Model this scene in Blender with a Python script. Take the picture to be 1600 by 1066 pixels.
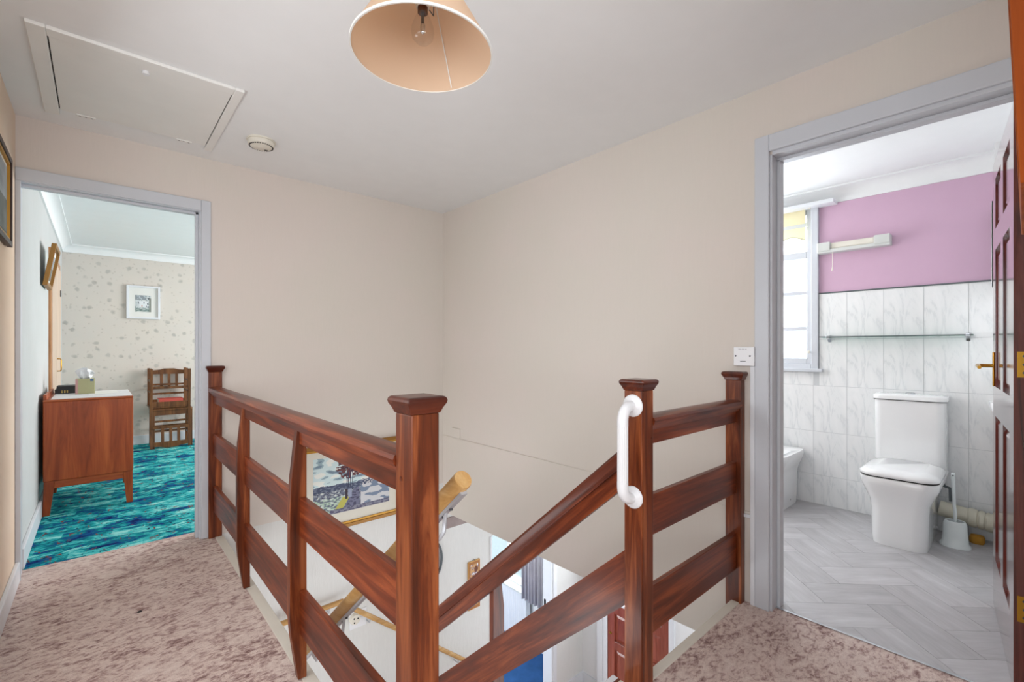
import bpy, bmesh, math, random
from mathutils import Vector, Matrix, noise
random.seed(7)
S = bpy.context.scene
C = S.collection
for o in list(bpy.data.objects): bpy.data.objects.remove(o)
PI = math.pi

# ------------------------------------------------------------------ camera
cam = bpy.data.cameras.new('camera'); co = bpy.data.objects.new('camera', cam); C.objects.link(co)
co.location = (0, 0, 1.15)
co.rotation_euler = (PI/2, 0, -math.radians(90-48.094))
cam.sensor_width = 36; cam.lens = 36*718/1600; cam.shift_y = 12/1600; cam.clip_start = 0.02
S.camera = co

# ------------------------------------------------------------------ world and daylight
w = bpy.data.worlds.new('World'); S.world = w; w.use_nodes = True
bgn = w.node_tree.nodes['Background']
bgn.inputs['Color'].default_value = (0.86, 0.93, 1.0, 1); bgn.inputs['Strength'].default_value = 1.3
S.view_settings.view_transform = 'Standard'; S.view_settings.look = 'None'
S.view_settings.gamma = 1; S.view_settings.use_curve_mapping = False
S.view_settings.exposure = 0.0
def area_lamp(name, loc, target, sx, sy, power, col=(1, 1, 1)):
    l = bpy.data.lights.new(name, 'AREA'); l.shape = 'RECTANGLE'; l.size = sx; l.size_y = sy
    l.energy = power; l.color = col
    o = bpy.data.objects.new(name, l); C.objects.link(o); o.location = loc
    o.rotation_euler = (Vector(target)-Vector(loc)).to_track_quat('-Z', 'Y').to_euler()
    return o
# real window and door glazing, plus fill lamps in invented openings
area_lamp('fill_landing_rear', (-0.15, -1.66, 1.35), (0.25, 1.3, 1.95), 1.9, 1.4, 50, (.96, .98, 1.0))  # added fill; the window behind the camera is invented
area_lamp('fill_landing_side', (-1.66, 0.0, 1.35), (1.0, .6, 1.9), 1.6, 1.2, 18, (.96, .98, 1.0))  # second made-up recess window, brightens the landing
area_lamp('fill_landing_left', (-.37, 1.80, 1.30), (2.2, 2.2, .25), .95, 1.15, 12, (.96, .98, 1.0))  # unseen opening invented to light the wall across the stairwell
area_lamp('daylight_bathroom_window', (4.10, 1.52, 1.6), (2.6, .9, 1.0), .8, 1.1, 34, (.97, .985, 1))
area_lamp('fill_bathroom_side', (3.15, 2.25, 1.5), (3.1, .6, 2.1), 1.1, 1.1, 19, (.97, .985, 1))  # added fill from the left, no known window there
area_lamp('daylight_bedroom_window', (3.25, 5.2, 1.4), (0, 5.0, .9), 1.9, 1.2, 96, (1, .965, .965))
area_lamp('daylight_front_door', (4.20, 2.62, -1.1), (1.4, 2.4, -1.2), .8, .9, 30, (.97, .985, 1))
area_lamp('daylight_lounge_window', (4.20, 4.6, -1.2), (2.6, 4.0, -1.6), 1.2, 1.1, 50, (.97, .985, 1))
area_lamp('fill_lounge_rear', (.93, 5.0, -1.2), (4.0, 4.8, -1.5), 1.3, 1.0, 52, (.98, .99, 1))  # made-up rear source that brightens radiator and curtain
area_lamp('fill_hall_side', (-.46, 2.1, -1.25), (2.2, 2.2, .1), 1.2, 1.2, 25, (.98, .99, 1))  # invented low source, lifts the right wall below the railing
area_lamp('fill_hall', (2.9, 0.43, -1.2), (2.5, 2.4, -1.1), 1.5, 1.1, 17, (.98, .99, 1))  # added fill for the lower hall, its window is invented

# ------------------------------------------------------------------ materials
def lin(c):
    c = [x/255 for x in c]
    return tuple([(x/12.92 if x <= .04045 else ((x+.055)/1.055)**2.4) for x in c])
def lin4(c): return lin(c)+(1,)
class NT:
    def __init__(s, name):
        m = bpy.data.materials.new(name); m.use_nodes = True; s.m = m
        s.t = m.node_tree; s.b = s.t.nodes['Principled BSDF']; s.out = s.t.nodes['Material Output']
    def n(s, typ, **k):
        nd = s.t.nodes.new(typ)
        for a, v in k.items(): setattr(nd, a, v)
        return nd
    def l(s, a, b): s.t.links.new(a, b)
    def coord(s, scale=(1, 1, 1), rot=(0, 0, 0), kind='Object'):
        tc = s.n('ShaderNodeTexCoord'); mp = s.n('ShaderNodeMapping')
        mp.inputs['Scale'].default_value = scale; mp.inputs['Rotation'].default_value = rot
        s.l(tc.outputs[kind], mp.inputs['Vector']); return mp.outputs[0]
    def noise(s, vec, scale, detail=4, rough=.55, dist=0):
        nd = s.n('ShaderNodeTexNoise'); nd.inputs['Scale'].default_value = scale
        nd.inputs['Detail'].default_value = detail; nd.inputs['Roughness'].default_value = rough
        nd.inputs['Distortion'].default_value = dist
        s.l(vec, nd.inputs['Vector']); return nd.outputs['Fac']
    def ramp(s, fac, stops, interp='LINEAR'):
        r = s.n('ShaderNodeValToRGB'); cr = r.color_ramp; cr.interpolation = interp
        while len(cr.elements) < len(stops): cr.elements.new(.5)
        for e, (p, c) in zip(cr.elements, stops):
            e.position = p; e.color = lin4(c) if not isinstance(c, float) else (c, c, c, 1)
        s.l(fac, r.inputs[0]); return r.outputs[0]
    def mix(s, fac, a, b, mode='MIX'):
        m = s.n('ShaderNodeMix', data_type='RGBA', blend_type=mode)
        for v, i in ((fac, 0), (a, 6), (b, 7)):
            if isinstance(v, (int, float)): m.inputs[i].default_value = v
            elif isinstance(v, tuple): m.inputs[i].default_value = lin4(v)
            else: s.l(v, m.inputs[i])
        return m.outputs[2]
    def math(s, op, a, b=0.):
        m = s.n('ShaderNodeMath', operation=op)
        for v, i in ((a, 0), (b, 1)):
            if isinstance(v, (int, float)): m.inputs[i].default_value = v
            else: s.l(v, m.inputs[i])
        return m.outputs[0]
    def bump(s, h, strength=.2, dist=.01):
        b = s.n('ShaderNodeBump'); b.inputs['Strength'].default_value = strength; b.inputs['Distance'].default_value = dist
        s.l(h, b.inputs['Height']); s.l(b.outputs[0], s.b.inputs['Normal'])
    def set(s, color=None, rough=None, metal=None, coat=None, spec=None):
        if color is not None:
            if isinstance(color, tuple): s.b.inputs['Base Color'].default_value = lin4(color)
            else: s.l(color, s.b.inputs['Base Color'])
        if rough is not None: s.b.inputs['Roughness'].default_value = rough
        if metal is not None: s.b.inputs['Metallic'].default_value = metal
        if coat is not None: s.b.inputs['Coat Weight'].default_value = coat; s.b.inputs['Coat Roughness'].default_value = .12
        if spec is not None: s.b.inputs['Specular IOR Level'].default_value = spec
        return s.m
M = {}
def plain(name, col, rough=.5, metal=0, coat=None, spec=None, var=.04):
    t = NT(name); v = t.coord()
    f = t.noise(v, 9, 3)
    c2 = tuple(max(0, int(x*(1-var))) for x in col)
    M[name] = t.set(t.mix(f, col, c2), rough, metal, coat, spec); return M[name]
def wood(name, axis, dark, mid, light, rough=.36, coat=.10, across=16, along=1.1, tilt=0):
    t = NT(name); sc = [across]*3; sc[axis] = along
    def turned(scale):
        m2 = t.n('ShaderNodeMapping'); m2.inputs['Scale'].default_value = scale
        t.l(t.coord((1, 1, 1), (tilt, 0, 0)), m2.inputs['Vector']); return m2.outputs[0]
    v = turned(tuple(sc))
    f = t.noise(v, 1.6, 7, .62, .8)
    c = t.ramp(f, [(.28, dark), (.5, mid), (.72, light)])
    sc2 = [90]*3; sc2[axis] = 3
    g = t.noise(turned(tuple(sc2)), 1.5, 3)
    c = t.mix(t.math('MULTIPLY', t.ramp(g, [(.45, 0.), (.75, 1.)]), .28), c, dark)
    oi = t.n('ShaderNodeObjectInfo')
    hs = t.n('ShaderNodeHueSaturation'); t.l(c, hs.inputs['Color'])
    t.l(t.math('ADD', t.math('MULTIPLY', oi.outputs['Random'], .22), .89), hs.inputs['Value'])
    t.bump(f, .08, .004)
    M[name] = t.set(hs.outputs[0], rough, 0, coat, .35); return M[name]
for ax, nm in ((0, 'x'), (1, 'y'), (2, 'z')):
    wood('mahogany_'+nm, ax, (56, 20, 7), (110, 46, 20), (160, 80, 40))
    wood('newel_'+nm, ax, (46, 15, 3), (104, 45, 16), (164, 92, 50))
    wood('pine_'+nm, ax, (176, 128, 70), (205, 160, 100), (224, 186, 132), .4, .1, 14, 1.0)
wood('mahogany_slope', 1, (56, 20, 7), (110, 46, 20), (160, 80, 40), tilt=math.radians(41.6))
wood('pale_pine', 2, (196, 164, 138), (216, 190, 168), (230, 210, 192), .4, .1, 14, 1.0)
wood('pine_brown', 2, (150, 100, 60), (180, 128, 84), (200, 150, 104), .4, .1, 14, 1.0)
wood('cap_wood', 0, (48, 18, 10), (84, 34, 19), (118, 56, 32), .3, .2)
wood('teak_z', 2, (112, 42, 12), (158, 70, 28), (186, 94, 44), .38, .08, 10, 1.0)
wood('teak_x', 0, (112, 42, 12), (164, 76, 34), (190, 100, 50), .38, .08, 14, 1.0)
wood('oak_dark', 2, (58, 32, 14), (104, 64, 32), (140, 92, 50), .45, .1, 14)
wood('door_wood', 2, (52, 18, 16), (104, 44, 38), (140, 70, 58), .14, 1.0, 18, 1.0)
wood('hall_door_wood', 2, (112, 50, 38), (146, 74, 58), (168, 96, 80), .3, .4, 14, 1.0)
wood('orange_wood', 2, (138, 58, 0), (166, 76, 2), (184, 94, 8), .75, 0, 10, 1.0)

def wallpaper(name, base, alt, patch, vscale=(60, 60, 5), bump=.12):
    t = NT(name)
    a = t.noise(t.coord(), 1.3, 4, .6)
    c = t.mix(t.ramp(a, [(.4, 0.), (.65, 1.)]), base, alt)
    st = t.noise(t.coord(vscale), 2.0, 4, .6, .3)
    c = t.mix(t.math('MULTIPLY', st, patch), c, tuple(int(x*.82) for x in base))
    t.bump(st, bump, .004)
    M[name] = t.set(c, .85, spec=.2)
wallpaper('paper_cream', (220, 213, 204), (223, 213, 206), .10)
wallpaper('paper_cream_left', (232, 208, 184), (234, 214, 196), .14)
wallpaper('paper_white', (226, 226, 223), (230, 230, 228), .30, (70, 70, 7), .5)
wallpaper('paper_bed_left', (204, 206, 205), (210, 212, 212), .35, (40, 40, 4), .2)
t = NT('paper_floral'); v = t.coord((1, 1, 1))
dv = t.n('ShaderNodeTexNoise'); dv.inputs['Scale'].default_value = 14; dv.inputs['Detail'].default_value = 3; t.l(v, dv.inputs['Vector'])
mv = t.n('ShaderNodeMix', data_type='VECTOR'); mv.inputs[0].default_value = .045
t.l(v, mv.inputs[4]); t.l(dv.outputs['Color'], mv.inputs[5])
def blobs(scale, lo, hi):
    vo = t.n('ShaderNodeTexVoronoi', feature='F1'); vo.inputs['Scale'].default_value = scale
    t.l(mv.outputs[1], vo.inputs['Vector']); return t.ramp(vo.outputs['Distance'], [(lo, 1.), (hi, 0.)])
k = t.math('MULTIPLY', t.noise(v, 5.5, 2), 1.5)
b1 = t.math('MULTIPLY', blobs(11, .16, .30), k); b2 = t.math('MULTIPLY', blobs(21, .12, .24), k)
base = t.mix(t.noise(v, 3, 2), (221, 213, 203), (212, 206, 200))
c = t.mix(t.math('MULTIPLY', b1, .75), base, (168, 166, 160)); c = t.mix(t.math('MULTIPLY', b2, .55), c, (176, 168, 158))
M['paper_floral'] = t.set(c, .8, spec=.2)
plain('ceiling_white', (241, 243, 244), .9, spec=.15, var=.02)
plain('frame_paint', (206, 210, 217), .35, spec=.4, var=.02)
plain('white_paint', (228, 231, 236), .35, spec=.4, var=.02)
plain('hatch_paint', (240, 240, 237), .4, spec=.4, var=.03)
plain('cream_paint', (218, 212, 200), .4, var=.05)
plain('white_wall', (236, 237, 238), .7, spec=.2, var=.02)
plain('pink_paint', (212, 178, 202), .8, spec=.2, var=.02)
plain('ceramic', (240, 241, 242), .12, coat=.6, var=.01)
plain('white_plastic', (236, 237, 240), .3, var=.01)
plain('off_white_plastic', (232, 228, 216), .4, var=.03)
plain('grey_white', (214, 217, 214), .45, var=.02)
plain('brush_plastic', (226, 233, 233), .35, var=.01)
plain('brass', (196, 150, 60), .25, 1)
plain('gold_frame', (150, 106, 46), .4, .4)
plain('gold_bright', (190, 140, 52), .4, .4)
plain('dark_frame', (52, 26, 16), .5)
plain('chrome', (205, 208, 212), .12, 1)
plain('grey_metal', (196, 198, 204), .35, .3)
plain('black', (22, 20, 20), .5)
plain('dark_gap', (30, 28, 27), .9)
plain('dark_book', (40, 40, 42), .6)
plain('gold_print', (190, 160, 84), .5)
plain('red_book', (190, 74, 62), .6)
plain('book_pages', (222, 205, 190), .8)
plain('tissue_paper', (236, 238, 242), .9)
plain('tissue_card', (176, 174, 134), .7)
plain('tissue_pink', (196, 150, 148), .7)
plain('tissue_blue', (70, 100, 150), .7)
plain('mat_board', (226, 222, 210), .9)
plain('white_mat', (236, 236, 232), .9)
plain('bulb_cap', (96, 60, 40), .4, .6)
plain('soil_pipe', (226, 221, 202), .45)
plain('sponge', (206, 148, 52), .9, var=.2)
plain('tile_grout', (206, 209, 211), .8)
plain('plank_joint', (160, 160, 162), .8)
plain('screw_grey', (90, 92, 96), .4, .6)
plain('rod_grey', (92, 100, 104), .3)
plain('rattan', (150, 116, 66), .7, var=.25)
plain('runner_cloth', (226, 226, 226), .85)
plain('mauve_border', (176, 160, 158), .9, var=.25)
plain('grey_curtain', (212, 207, 214), .85, var=.15)
plain('blue_carpet', (52, 94, 150), .95, spec=.1, var=.25)

# landing carpet
t = NT('carpet_mauve'); v = t.coord((1, 1.0, 1), (0, 0, .5))
vs = t.coord((1.0, 1.7, 1), (0, 0, .3))
a = t.noise(vs, 13, 6, .68, 1.3); b = t.noise(vs, 38, 4, .65, .8); e = t.noise(t.coord(), 4.0, 3, .6, 1.0); d = t.noise(t.coord(), 320, 2)
f = t.math('ADD', t.math('ADD', t.math('MULTIPLY', a, .42), t.math('MULTIPLY', b, .42)), t.math('MULTIPLY', e, .16))
c = t.ramp(f, [(.39, (122, 92, 88)), (.455, (184, 158, 150)), (.51, (222, 202, 192)), (.62, (238, 224, 214))])
c = t.mix(t.math('MULTIPLY', t.noise(t.coord(), 1.2, 2), .3), c, (196, 172, 170))
c = t.mix(t.math('MULTIPLY', t.ramp(d, [(.4, 0.), (.62, 1.)]), .22), c, (120, 98, 96))
t.bump(d, .5, .006); M['carpet_mauve'] = t.set(c, 1., spec=.05)
# bedroom carpet
t = NT('carpet_teal'); v = t.coord((1, 2.1, 1), (0, 0, .12))
a = t.noise(v, 3.2, 6, .66, 1.8); b = t.noise(v, 9, 5, .65, 1.2)
br = t.n('ShaderNodeTexBrick'); t.l(t.coord((1, 1, 1), (0, 0, .1)), br.inputs['Vector'])
br.inputs['Scale'].default_value = 3.1; br.inputs['Mortar Size'].default_value = 0; br.inputs['Color1'].default_value = (0, 0, 0, 1); br.inputs['Color2'].default_value = (1, 1, 1, 1)
f = t.math('ADD', t.math('ADD', t.math('MULTIPLY', a, .5), t.math('MULTIPLY', b, .42)), t.math('MULTIPLY', br.outputs['Color'], .10))
c = t.ramp(f, [(.38, (6, 34, 96)), (.43, (16, 84, 150)), (.465, (4, 116, 126)), (.50, (20, 158, 164)), (.55, (70, 196, 198)), (.62, (160, 232, 226))])
fl = t.noise(t.coord((1, .5, 1)), 26, 3, .6, .6)
c = t.mix(t.ramp(fl, [(.63, 0.), (.65, 1.)]), c, (128, 74, 72))
fl2 = t.noise(t.coord((.6, 1, 1)), 34, 2, .6, 1.5)
c = t.mix(t.ramp(fl2, [(.62, 0.), (.65, 1.)]), c, (14, 24, 72))
d = t.noise(t.coord(), 300, 2); c = t.mix(t.math('MULTIPLY', d, .25), c, (4, 40, 60))
t.bump(d, .5, .006); M['carpet_teal'] = t.set(c, .95, spec=.1)
# bathroom tile, marbled
t = NT('tile_marble'); v = t.coord((1, 3.2, .7), (.75, 0, 0))
a = t.noise(v, 3.2, 6, .6, .7)
c = t.ramp(a, [(.38, (240, 241, 242)), (.50, (235, 237, 238)), (.535, (222, 225, 227)), (.57, (236, 238, 239)), (.7, (241, 242, 243))])
M['tile_marble'] = t.set(c, .16, coat=.3)
# vinyl planks
t = NT('vinyl_plank'); v = t.coord((2.2, 15, 2.2))
a = t.noise(v, 1.4, 6, .65, .7); b = t.noise(t.coord(), 2.5, 3)
c = t.ramp(t.math('ADD', t.math('MULTIPLY', a, .6), t.math('MULTIPLY', b, .4)), [(.32, (164, 162, 164)), (.5, (183, 181, 183)), (.68, (201, 200, 202))])
oi = t.n('ShaderNodeObjectInfo'); hs = t.n('ShaderNodeHueSaturation'); t.l(c, hs.inputs['Color'])
t.l(t.math('ADD', t.math('MULTIPLY', oi.outputs['Random'], .16), .9), hs.inputs['Value'])
M['vinyl_plank'] = t.set(hs.outputs[0], .42)
# lampshade: thin card, lets light through
t = NT('lamp_shade'); c = t.mix(t.noise(t.coord(), 6, 2), (240, 217, 192), (235, 210, 184)); t.set(c, .8, spec=.1)
tr = t.n('ShaderNodeBsdfTranslucent'); t.l(c, tr.inputs['Color']); mx = t.n('ShaderNodeMixShader'); mx.inputs[0].default_value = .45
t.l(t.b.outputs[0], mx.inputs[1]); t.l(tr.outputs[0], mx.inputs[2]); t.l(mx.outputs[0], t.out.inputs[0]); M['lamp_shade'] = t.m
def glassy(name, col, frost):
    t = NT(name); c = t.mix(t.noise(t.coord((1, 30, 4)), 3, 3), col, tuple(int(x*.97) for x in col))
    a = t.n('ShaderNodeBsdfTransparent'); b = t.n('ShaderNodeBsdfTranslucent'); g = t.n('ShaderNodeBsdfGlossy'); g.inputs['Roughness'].default_value = .08
    t.l(c, a.inputs[0]); t.l(c, b.inputs[0])
    m1 = t.n('ShaderNodeMixShader'); m1.inputs[0].default_value = frost; t.l(a.outputs[0], m1.inputs[1]); t.l(b.outputs[0], m1.inputs[2])
    m2 = t.n('ShaderNodeMixShader'); m2.inputs[0].default_value = .06; t.l(m1.outputs[0], m2.inputs[1]); t.l(g.outputs[0], m2.inputs[2])
    t.l(m2.outputs[0], t.out.inputs[0]); M[name] = t.m
glassy('clear_glass', (238, 246, 246), .0); glassy('bulb_glass', (255, 255, 255), .0); glassy('frosted_glass', (244, 247, 249), .55); glassy('shelf_glass', (176, 208, 200), .08)
t = NT('blind_fabric'); c = t.mix(t.noise(t.coord(), 6, 2), (238, 230, 196), (230, 220, 180)); t.set(c, .9, spec=.1)
tr = t.n('ShaderNodeBsdfTranslucent'); t.l(c, tr.inputs['Color']); mx = t.n('ShaderNodeMixShader'); mx.inputs[0].default_value = .06
t.l(t.b.outputs[0], mx.inputs[1]); t.l(tr.outputs[0], mx.inputs[2]); t.l(mx.outputs[0], t.out.inputs[0]); M['blind_fabric'] = t.m
t = NT('paint_print'); va = t.n('ShaderNodeVertexColor', layer_name='Col'); M['paint_print'] = t.set(va.outputs['Color'], .6)

# ------------------------------------------------------------------ mesh helpers
class MB:
    def __init__(s): s.v = []; s.f = []
    def add(s, vs, fs):
        n = len(s.v); s.v += [tuple(p) for p in vs]; s.f += [tuple(i+n for i in f) for f in fs]; return s
    def box(s, x0, x1, y0, y1, z0, z1):
        v = [(x, y, z) for z in (z0, z1) for y in (y0, y1) for x in (x0, x1)]
        return s.add(v, [(0, 2, 3, 1), (4, 5, 7, 6), (0, 1, 5, 4), (2, 6, 7, 3), (0, 4, 6, 2), (1, 3, 7, 5)])
    def loft(s, rings, cap=True, closed=True):
        n = len(rings[0]); vs = [p for r in rings for p in r]; fs = []
        for i in range(len(rings)-1):
            for j in range(n if closed else n-1):
                a = i*n+j; b = i*n+(j+1) % n; fs.append((a, b, b+n, a+n))
        if cap: fs.append(tuple(range(n-1, -1, -1))); fs.append(tuple((len(rings)-1)*n+j for j in range(n)))
        return s.add(vs, fs)
    def prism(s, poly, axis, a0, a1):
        def mk(p, a):
            if axis == 0: return (a, p[0], p[1])
            if axis == 1: return (p[0], a, p[1])
            return (p[0], p[1], a)
        return s.loft([[mk(p, a0) for p in poly], [mk(p, a1) for p in poly]])
    def tube(s, path, r, seg=14, cap=True):
        path = [Vector(p) for p in path]; rings = []; up = None
        for i, p in enumerate(path):
            d = ((path[min(i+1, len(path)-1)]-p).normalized()+(p-path[max(i-1, 0)]).normalized()).normalized()
            if up is None:
                up = d.orthogonal().normalized()
            up = (up-d*up.dot(d)).normalized(); sd = d.cross(up)
            rr = r[i] if isinstance(r, (list, tuple)) else r
            rings.append([p+(up*math.cos(2*PI*k/seg)+sd*math.sin(2*PI*k/seg))*rr for k in range(seg)])
        return s.loft(rings, cap)
    def lathe(s, prof, c, seg=32, cap=False, axis=2):
        rings = []
        for r, h in prof:
            ring = []
            for k in range(seg):
                a = 2*PI*k/seg; u, q = r*math.cos(a), r*math.sin(a)
                ring.append((c[0]+u, c[1]+q, c[2]+h) if axis == 2 else ((c[0]+h, c[1]+u, c[2]+q) if axis == 0 else (c[0]+u, c[1]+h, c[2]+q)))
            rings.append(ring)
        return s.loft(rings, cap)
    def xf(s, m):
        s.v = [tuple(m @ Vector(p)) for p in s.v]; return s
def rrect(x0, x1, y0, y1, r, z, n=5):
    pts = []
    for cx, cy, a0 in ((x1-r, y1-r, 0), (x0+r, y1-r, 90), (x0+r, y0+r, 180), (x1-r, y0+r, 270)):
        for i in range(n+1):
            a = math.radians(a0+90*i/n); pts.append((cx+r*math.cos(a), cy+r*math.sin(a), z))
    return pts
def build(name, mb, mat, parent=None, smooth=None, bevel=0, world=True):
    me = bpy.data.meshes.new(name); me.from_pydata(mb.v, [], mb.f)
    bm = bmesh.new(); bm.from_mesh(me); bmesh.ops.recalc_face_normals(bm, faces=bm.faces); bm.to_mesh(me); bm.free()
    if smooth:
        for p in me.polygons: p.use_smooth = True
        me.set_sharp_from_angle(angle=math.radians(smooth))
    me.materials.append(M[mat] if isinstance(mat, str) else mat)
    o = bpy.data.objects.new(name, me); C.objects.link(o)
    if parent:
        o.parent = parent
        if world:
            p = Vector((0, 0, 0)); q = parent
            while q: p += q.location; q = q.parent
            o.location = -p
    if bevel:
        b = o.modifiers.new('bevel', 'BEVEL'); b.width = bevel; b.segments = 2; b.limit_method = 'ANGLE'
    return o
def tag(o, label, cat, group=None, kind=None):
    o['label'] = label; o['category'] = cat
    if group: o['group'] = group
    if kind: o['kind'] = kind
    return o
def thing(name, label, cat, loc=(0, 0, 0), rotz=0, group=None, kind=None):
    o = bpy.data.objects.new(name, None); C.objects.link(o); o.location = loc; o.rotation_euler = (0, 0, rotz)
    o.empty_display_size = .1
    return tag(o, label, cat, group, kind)
def boxes(*bs):
    m = MB()
    for b in bs: m.box(*b)
    return m
def struct(name, mb, mat, label, cat, **k):
    return tag(build(name, mb, mat, **k), label, cat, kind='structure')
def copy_tree(o, parent=None):
    c = o.copy(); C.objects.link(c)
    if parent: c.parent = parent
    for ch in list(o.children): copy_tree(ch, c)
    return c
def painting(name, x0, x1, z0, z1, nx, nz, fn, parent, place):
    """flat print: coloured grid, fn(u,v)->sRGB, place(u,v)->world point"""
    me = bpy.data.meshes.new(name); vs = []; fs = []; cols = []
    for j in range(nz+1):
        for i in range(nx+1):
            vs.append(place(x0+(x1-x0)*i/nx, z0+(z1-z0)*j/nz))
    for j in range(nz):
        for i in range(nx):
            a = j*(nx+1)+i; fs.append((a, a+1, a+nx+2, a+nx+1)); cols.append(fn((i+.5)/nx, (j+.5)/nz))
    me.from_pydata(vs, [], fs)
    ca = me.color_attributes.new('Col', 'FLOAT_COLOR', 'CORNER')
    for k, cc in enumerate(cols):
        lc = lin4([max(0, min(255, q)) for q in cc])
        for q in range(4): ca.data[k*4+q].color = lc
    me.materials.append(M['paint_print'])
    o = bpy.data.objects.new(name, me); C.objects.link(o); o.parent = parent
    p = Vector((0, 0, 0)); q = parent
    while q: p += q.location; q = q.parent
    o.location = -p
    return o
def nz3(x, y, s=0.): return noise.noise(Vector((x, y, s)))

# ------------------------------------------------------------------ room shell
YA, XB, CE, XL, GF, GC = 3.325, 2.19, 2.307, -.31, -2.60, -.242
YA2, XB2, XF, YBED = 3.43, 2.30, 3.97, 7.1
XFR = 4.05
struct('floor', boxes((-1.6, .523, -1.6, 3.472, -.24, 0), (.523, 2.236, -1.6, .858, -.24, 0)), 'carpet_mauve',
       'mauve mottled carpet of the upstairs landing', 'floor')
struct('ceiling', boxes((-1.6, XB2, -1.6, YA2, CE, CE+.1)), 'ceiling_white', 'plain white ceiling over the landing', 'ceiling')
# wall with the bedroom door and the stairwell
struct('wall_back', boxes((-.41, .46, YA, YA2, 1.992, CE), (.46, XB2, YA, YA2, 0, CE)), 'paper_cream',
       'cream papered landing wall with the bedroom doorway', 'wall')
struct('wall_stairwell', boxes((.465, XB, YA, YA2, GF, 0), (XB, 2.71, YA, YA2, GF, GC), (2.71, 3.55, YA, YA2, -.6, GC), (3.55, XFR, YA, YA2, GF, GC)), 'paper_white',  # white paper; its paler tone also carries the light from downstairs
       'white textured papered wall running down beside the stairs', 'wall')
struct('wall_right', boxes((XB, XB2, .752, YA, GC, CE), (XB, XB2, -.02, .752, 2.0, CE), (XB, XB2, -1.6, -.02, -.24, CE)), 'paper_cream',
       'cream papered landing wall with the bathroom doorway', 'wall')
struct('wall_left', boxes((-.41, XL, 1.2, 1.32, 0, CE), (-.41, XL, 2.28, YA2, 0, CE), (-.41, XL, 1.32, 2.28, 0, .75), (-.41, XL, 1.32, 2.28, 1.95, CE)), 'paper_cream_left', 'peach cream papered wall left of the bedroom door', 'wall')  # unseen window opening added to let fill light in
struct('wall_near', boxes((.95, XB, -.16, -.06, 0, CE)), 'paper_cream', 'cream wall beside the bathroom door with wooden frame', 'wall')
struct('wall_alcove', boxes((-1.7, -1.6, -1.6, -.85, 0, CE), (-1.7, -1.6, .85, 1.2, 0, CE), (-1.7, -1.6, -.85, .85, 0, .7), (-1.7, -1.6, -.85, .85, 2.0, CE),  # both openings are unseen, added for the fill lamps
       (-1.7, -.41, 1.2, 1.3, 0, CE), (-1.7, -1.15, -1.7, -1.6, 0, CE), (.85, XB2, -1.7, -1.6, 0, CE), (-1.15, .85, -1.7, -1.6, 0, .6), (-1.15, .85, -1.7, -1.6, 2.1, CE)),
       'paper_cream', 'cream walls of the landing recess with added window openings', 'wall')
# bedroom
struct('floor', boxes((-.41, 3.3, 3.472, YBED+.1, -.24, 0)), 'carpet_teal', 'teal and blue abstract patterned bedroom carpet', 'floor')
struct('ceiling', boxes((-.41, 3.3, YA2, YBED+.1, CE, CE+.1)), 'ceiling_white', 'white ceiling of the bedroom', 'ceiling')
struct('wall_bedroom_left', boxes((-.41, XL, YA2, YBED, 0, CE)), 'paper_bed_left', 'white streaky papered bedroom wall beside the chest', 'wall')
struct('wall_bedroom_back', boxes((-.41, 3.3, YBED, YBED+.1, 0, CE)), 'paper_floral', 'bedroom wall with pale grey flower wallpaper', 'wall')
struct('wall_bedroom_right', boxes((3.2, 3.3, YA2, 4.2, 0, CE), (3.2, 3.3, 6.2, YBED, 0, CE), (3.2, 3.3, 4.2, 6.2, 0, .8), (3.2, 3.3, 4.2, 6.2, 2.05, CE)),
       'paper_floral', 'papered bedroom wall with the window opening', 'wall')
def cove(x0, x1, y0, y1, side, r=.085):
    prof = [(0, 0), (0, -r)] + [(r-r*math.cos(a), -r+r*math.sin(a)) for a in [PI/2*i/6 for i in range(1, 6)]] + [(r, 0)]
    prof = [(0, 0), (0, -r), (.012, -r)] + [(.012+(r-.024)*(1-math.cos(PI/2*i/6)), -r+.012+(r-.024)*math.sin(PI/2*i/6)) for i in range(7)] + [(r, -.012), (r, 0)]
    m = MB()
    if side in ('x-', 'x+'):
        s = 1 if side == 'x-' else -1; b = x0 if side == 'x-' else x1
        m.prism([(b+s*p, CE+q) for p, q in prof], 1, y0, y1)
    else:
        s = 1 if side == 'y-' else -1; b = y0 if side == 'y-' else y1
        m.prism([(b+s*p, CE+q) for p, q in prof], 0, x0, x1)
    return m
struct('trim_1', cove(XL, 3.2, YA2, YBED, 'x-'), 'ceiling_white', 'white cove along the left side of the bedroom ceiling', 'cornice', smooth=40)
struct('trim_2', cove(XL, 3.2, YA2, YBED, 'y+'), 'ceiling_white', 'white cove above the flowered bedroom wall', 'cornice', smooth=40)
struct('baseboard_bedroom_left', boxes((XL, XL+.018, 3.475, YBED, 0, .11)), 'white_paint', 'white baseboard beside the bedroom chest', 'baseboard', bevel=.005)
struct('baseboard_bedroom_back', boxes((XL+.018, 3.2, YBED-.018, YBED, 0, .11)), 'white_paint', 'white baseboard below the flower wallpaper', 'baseboard', bevel=.005)
struct('baseboard_left', boxes((XL, XL+.018, 1.2, YA-.018, 0, .10)), 'white_paint', 'white baseboard along the peach landing wall', 'baseboard', bevel=.005)
struct('baseboard_back', boxes((.506, .52, YA-.014, YA, 0, .02)), 'white_paint', 'short white baseboard piece by the bedroom door frame', 'baseboard')
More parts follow.
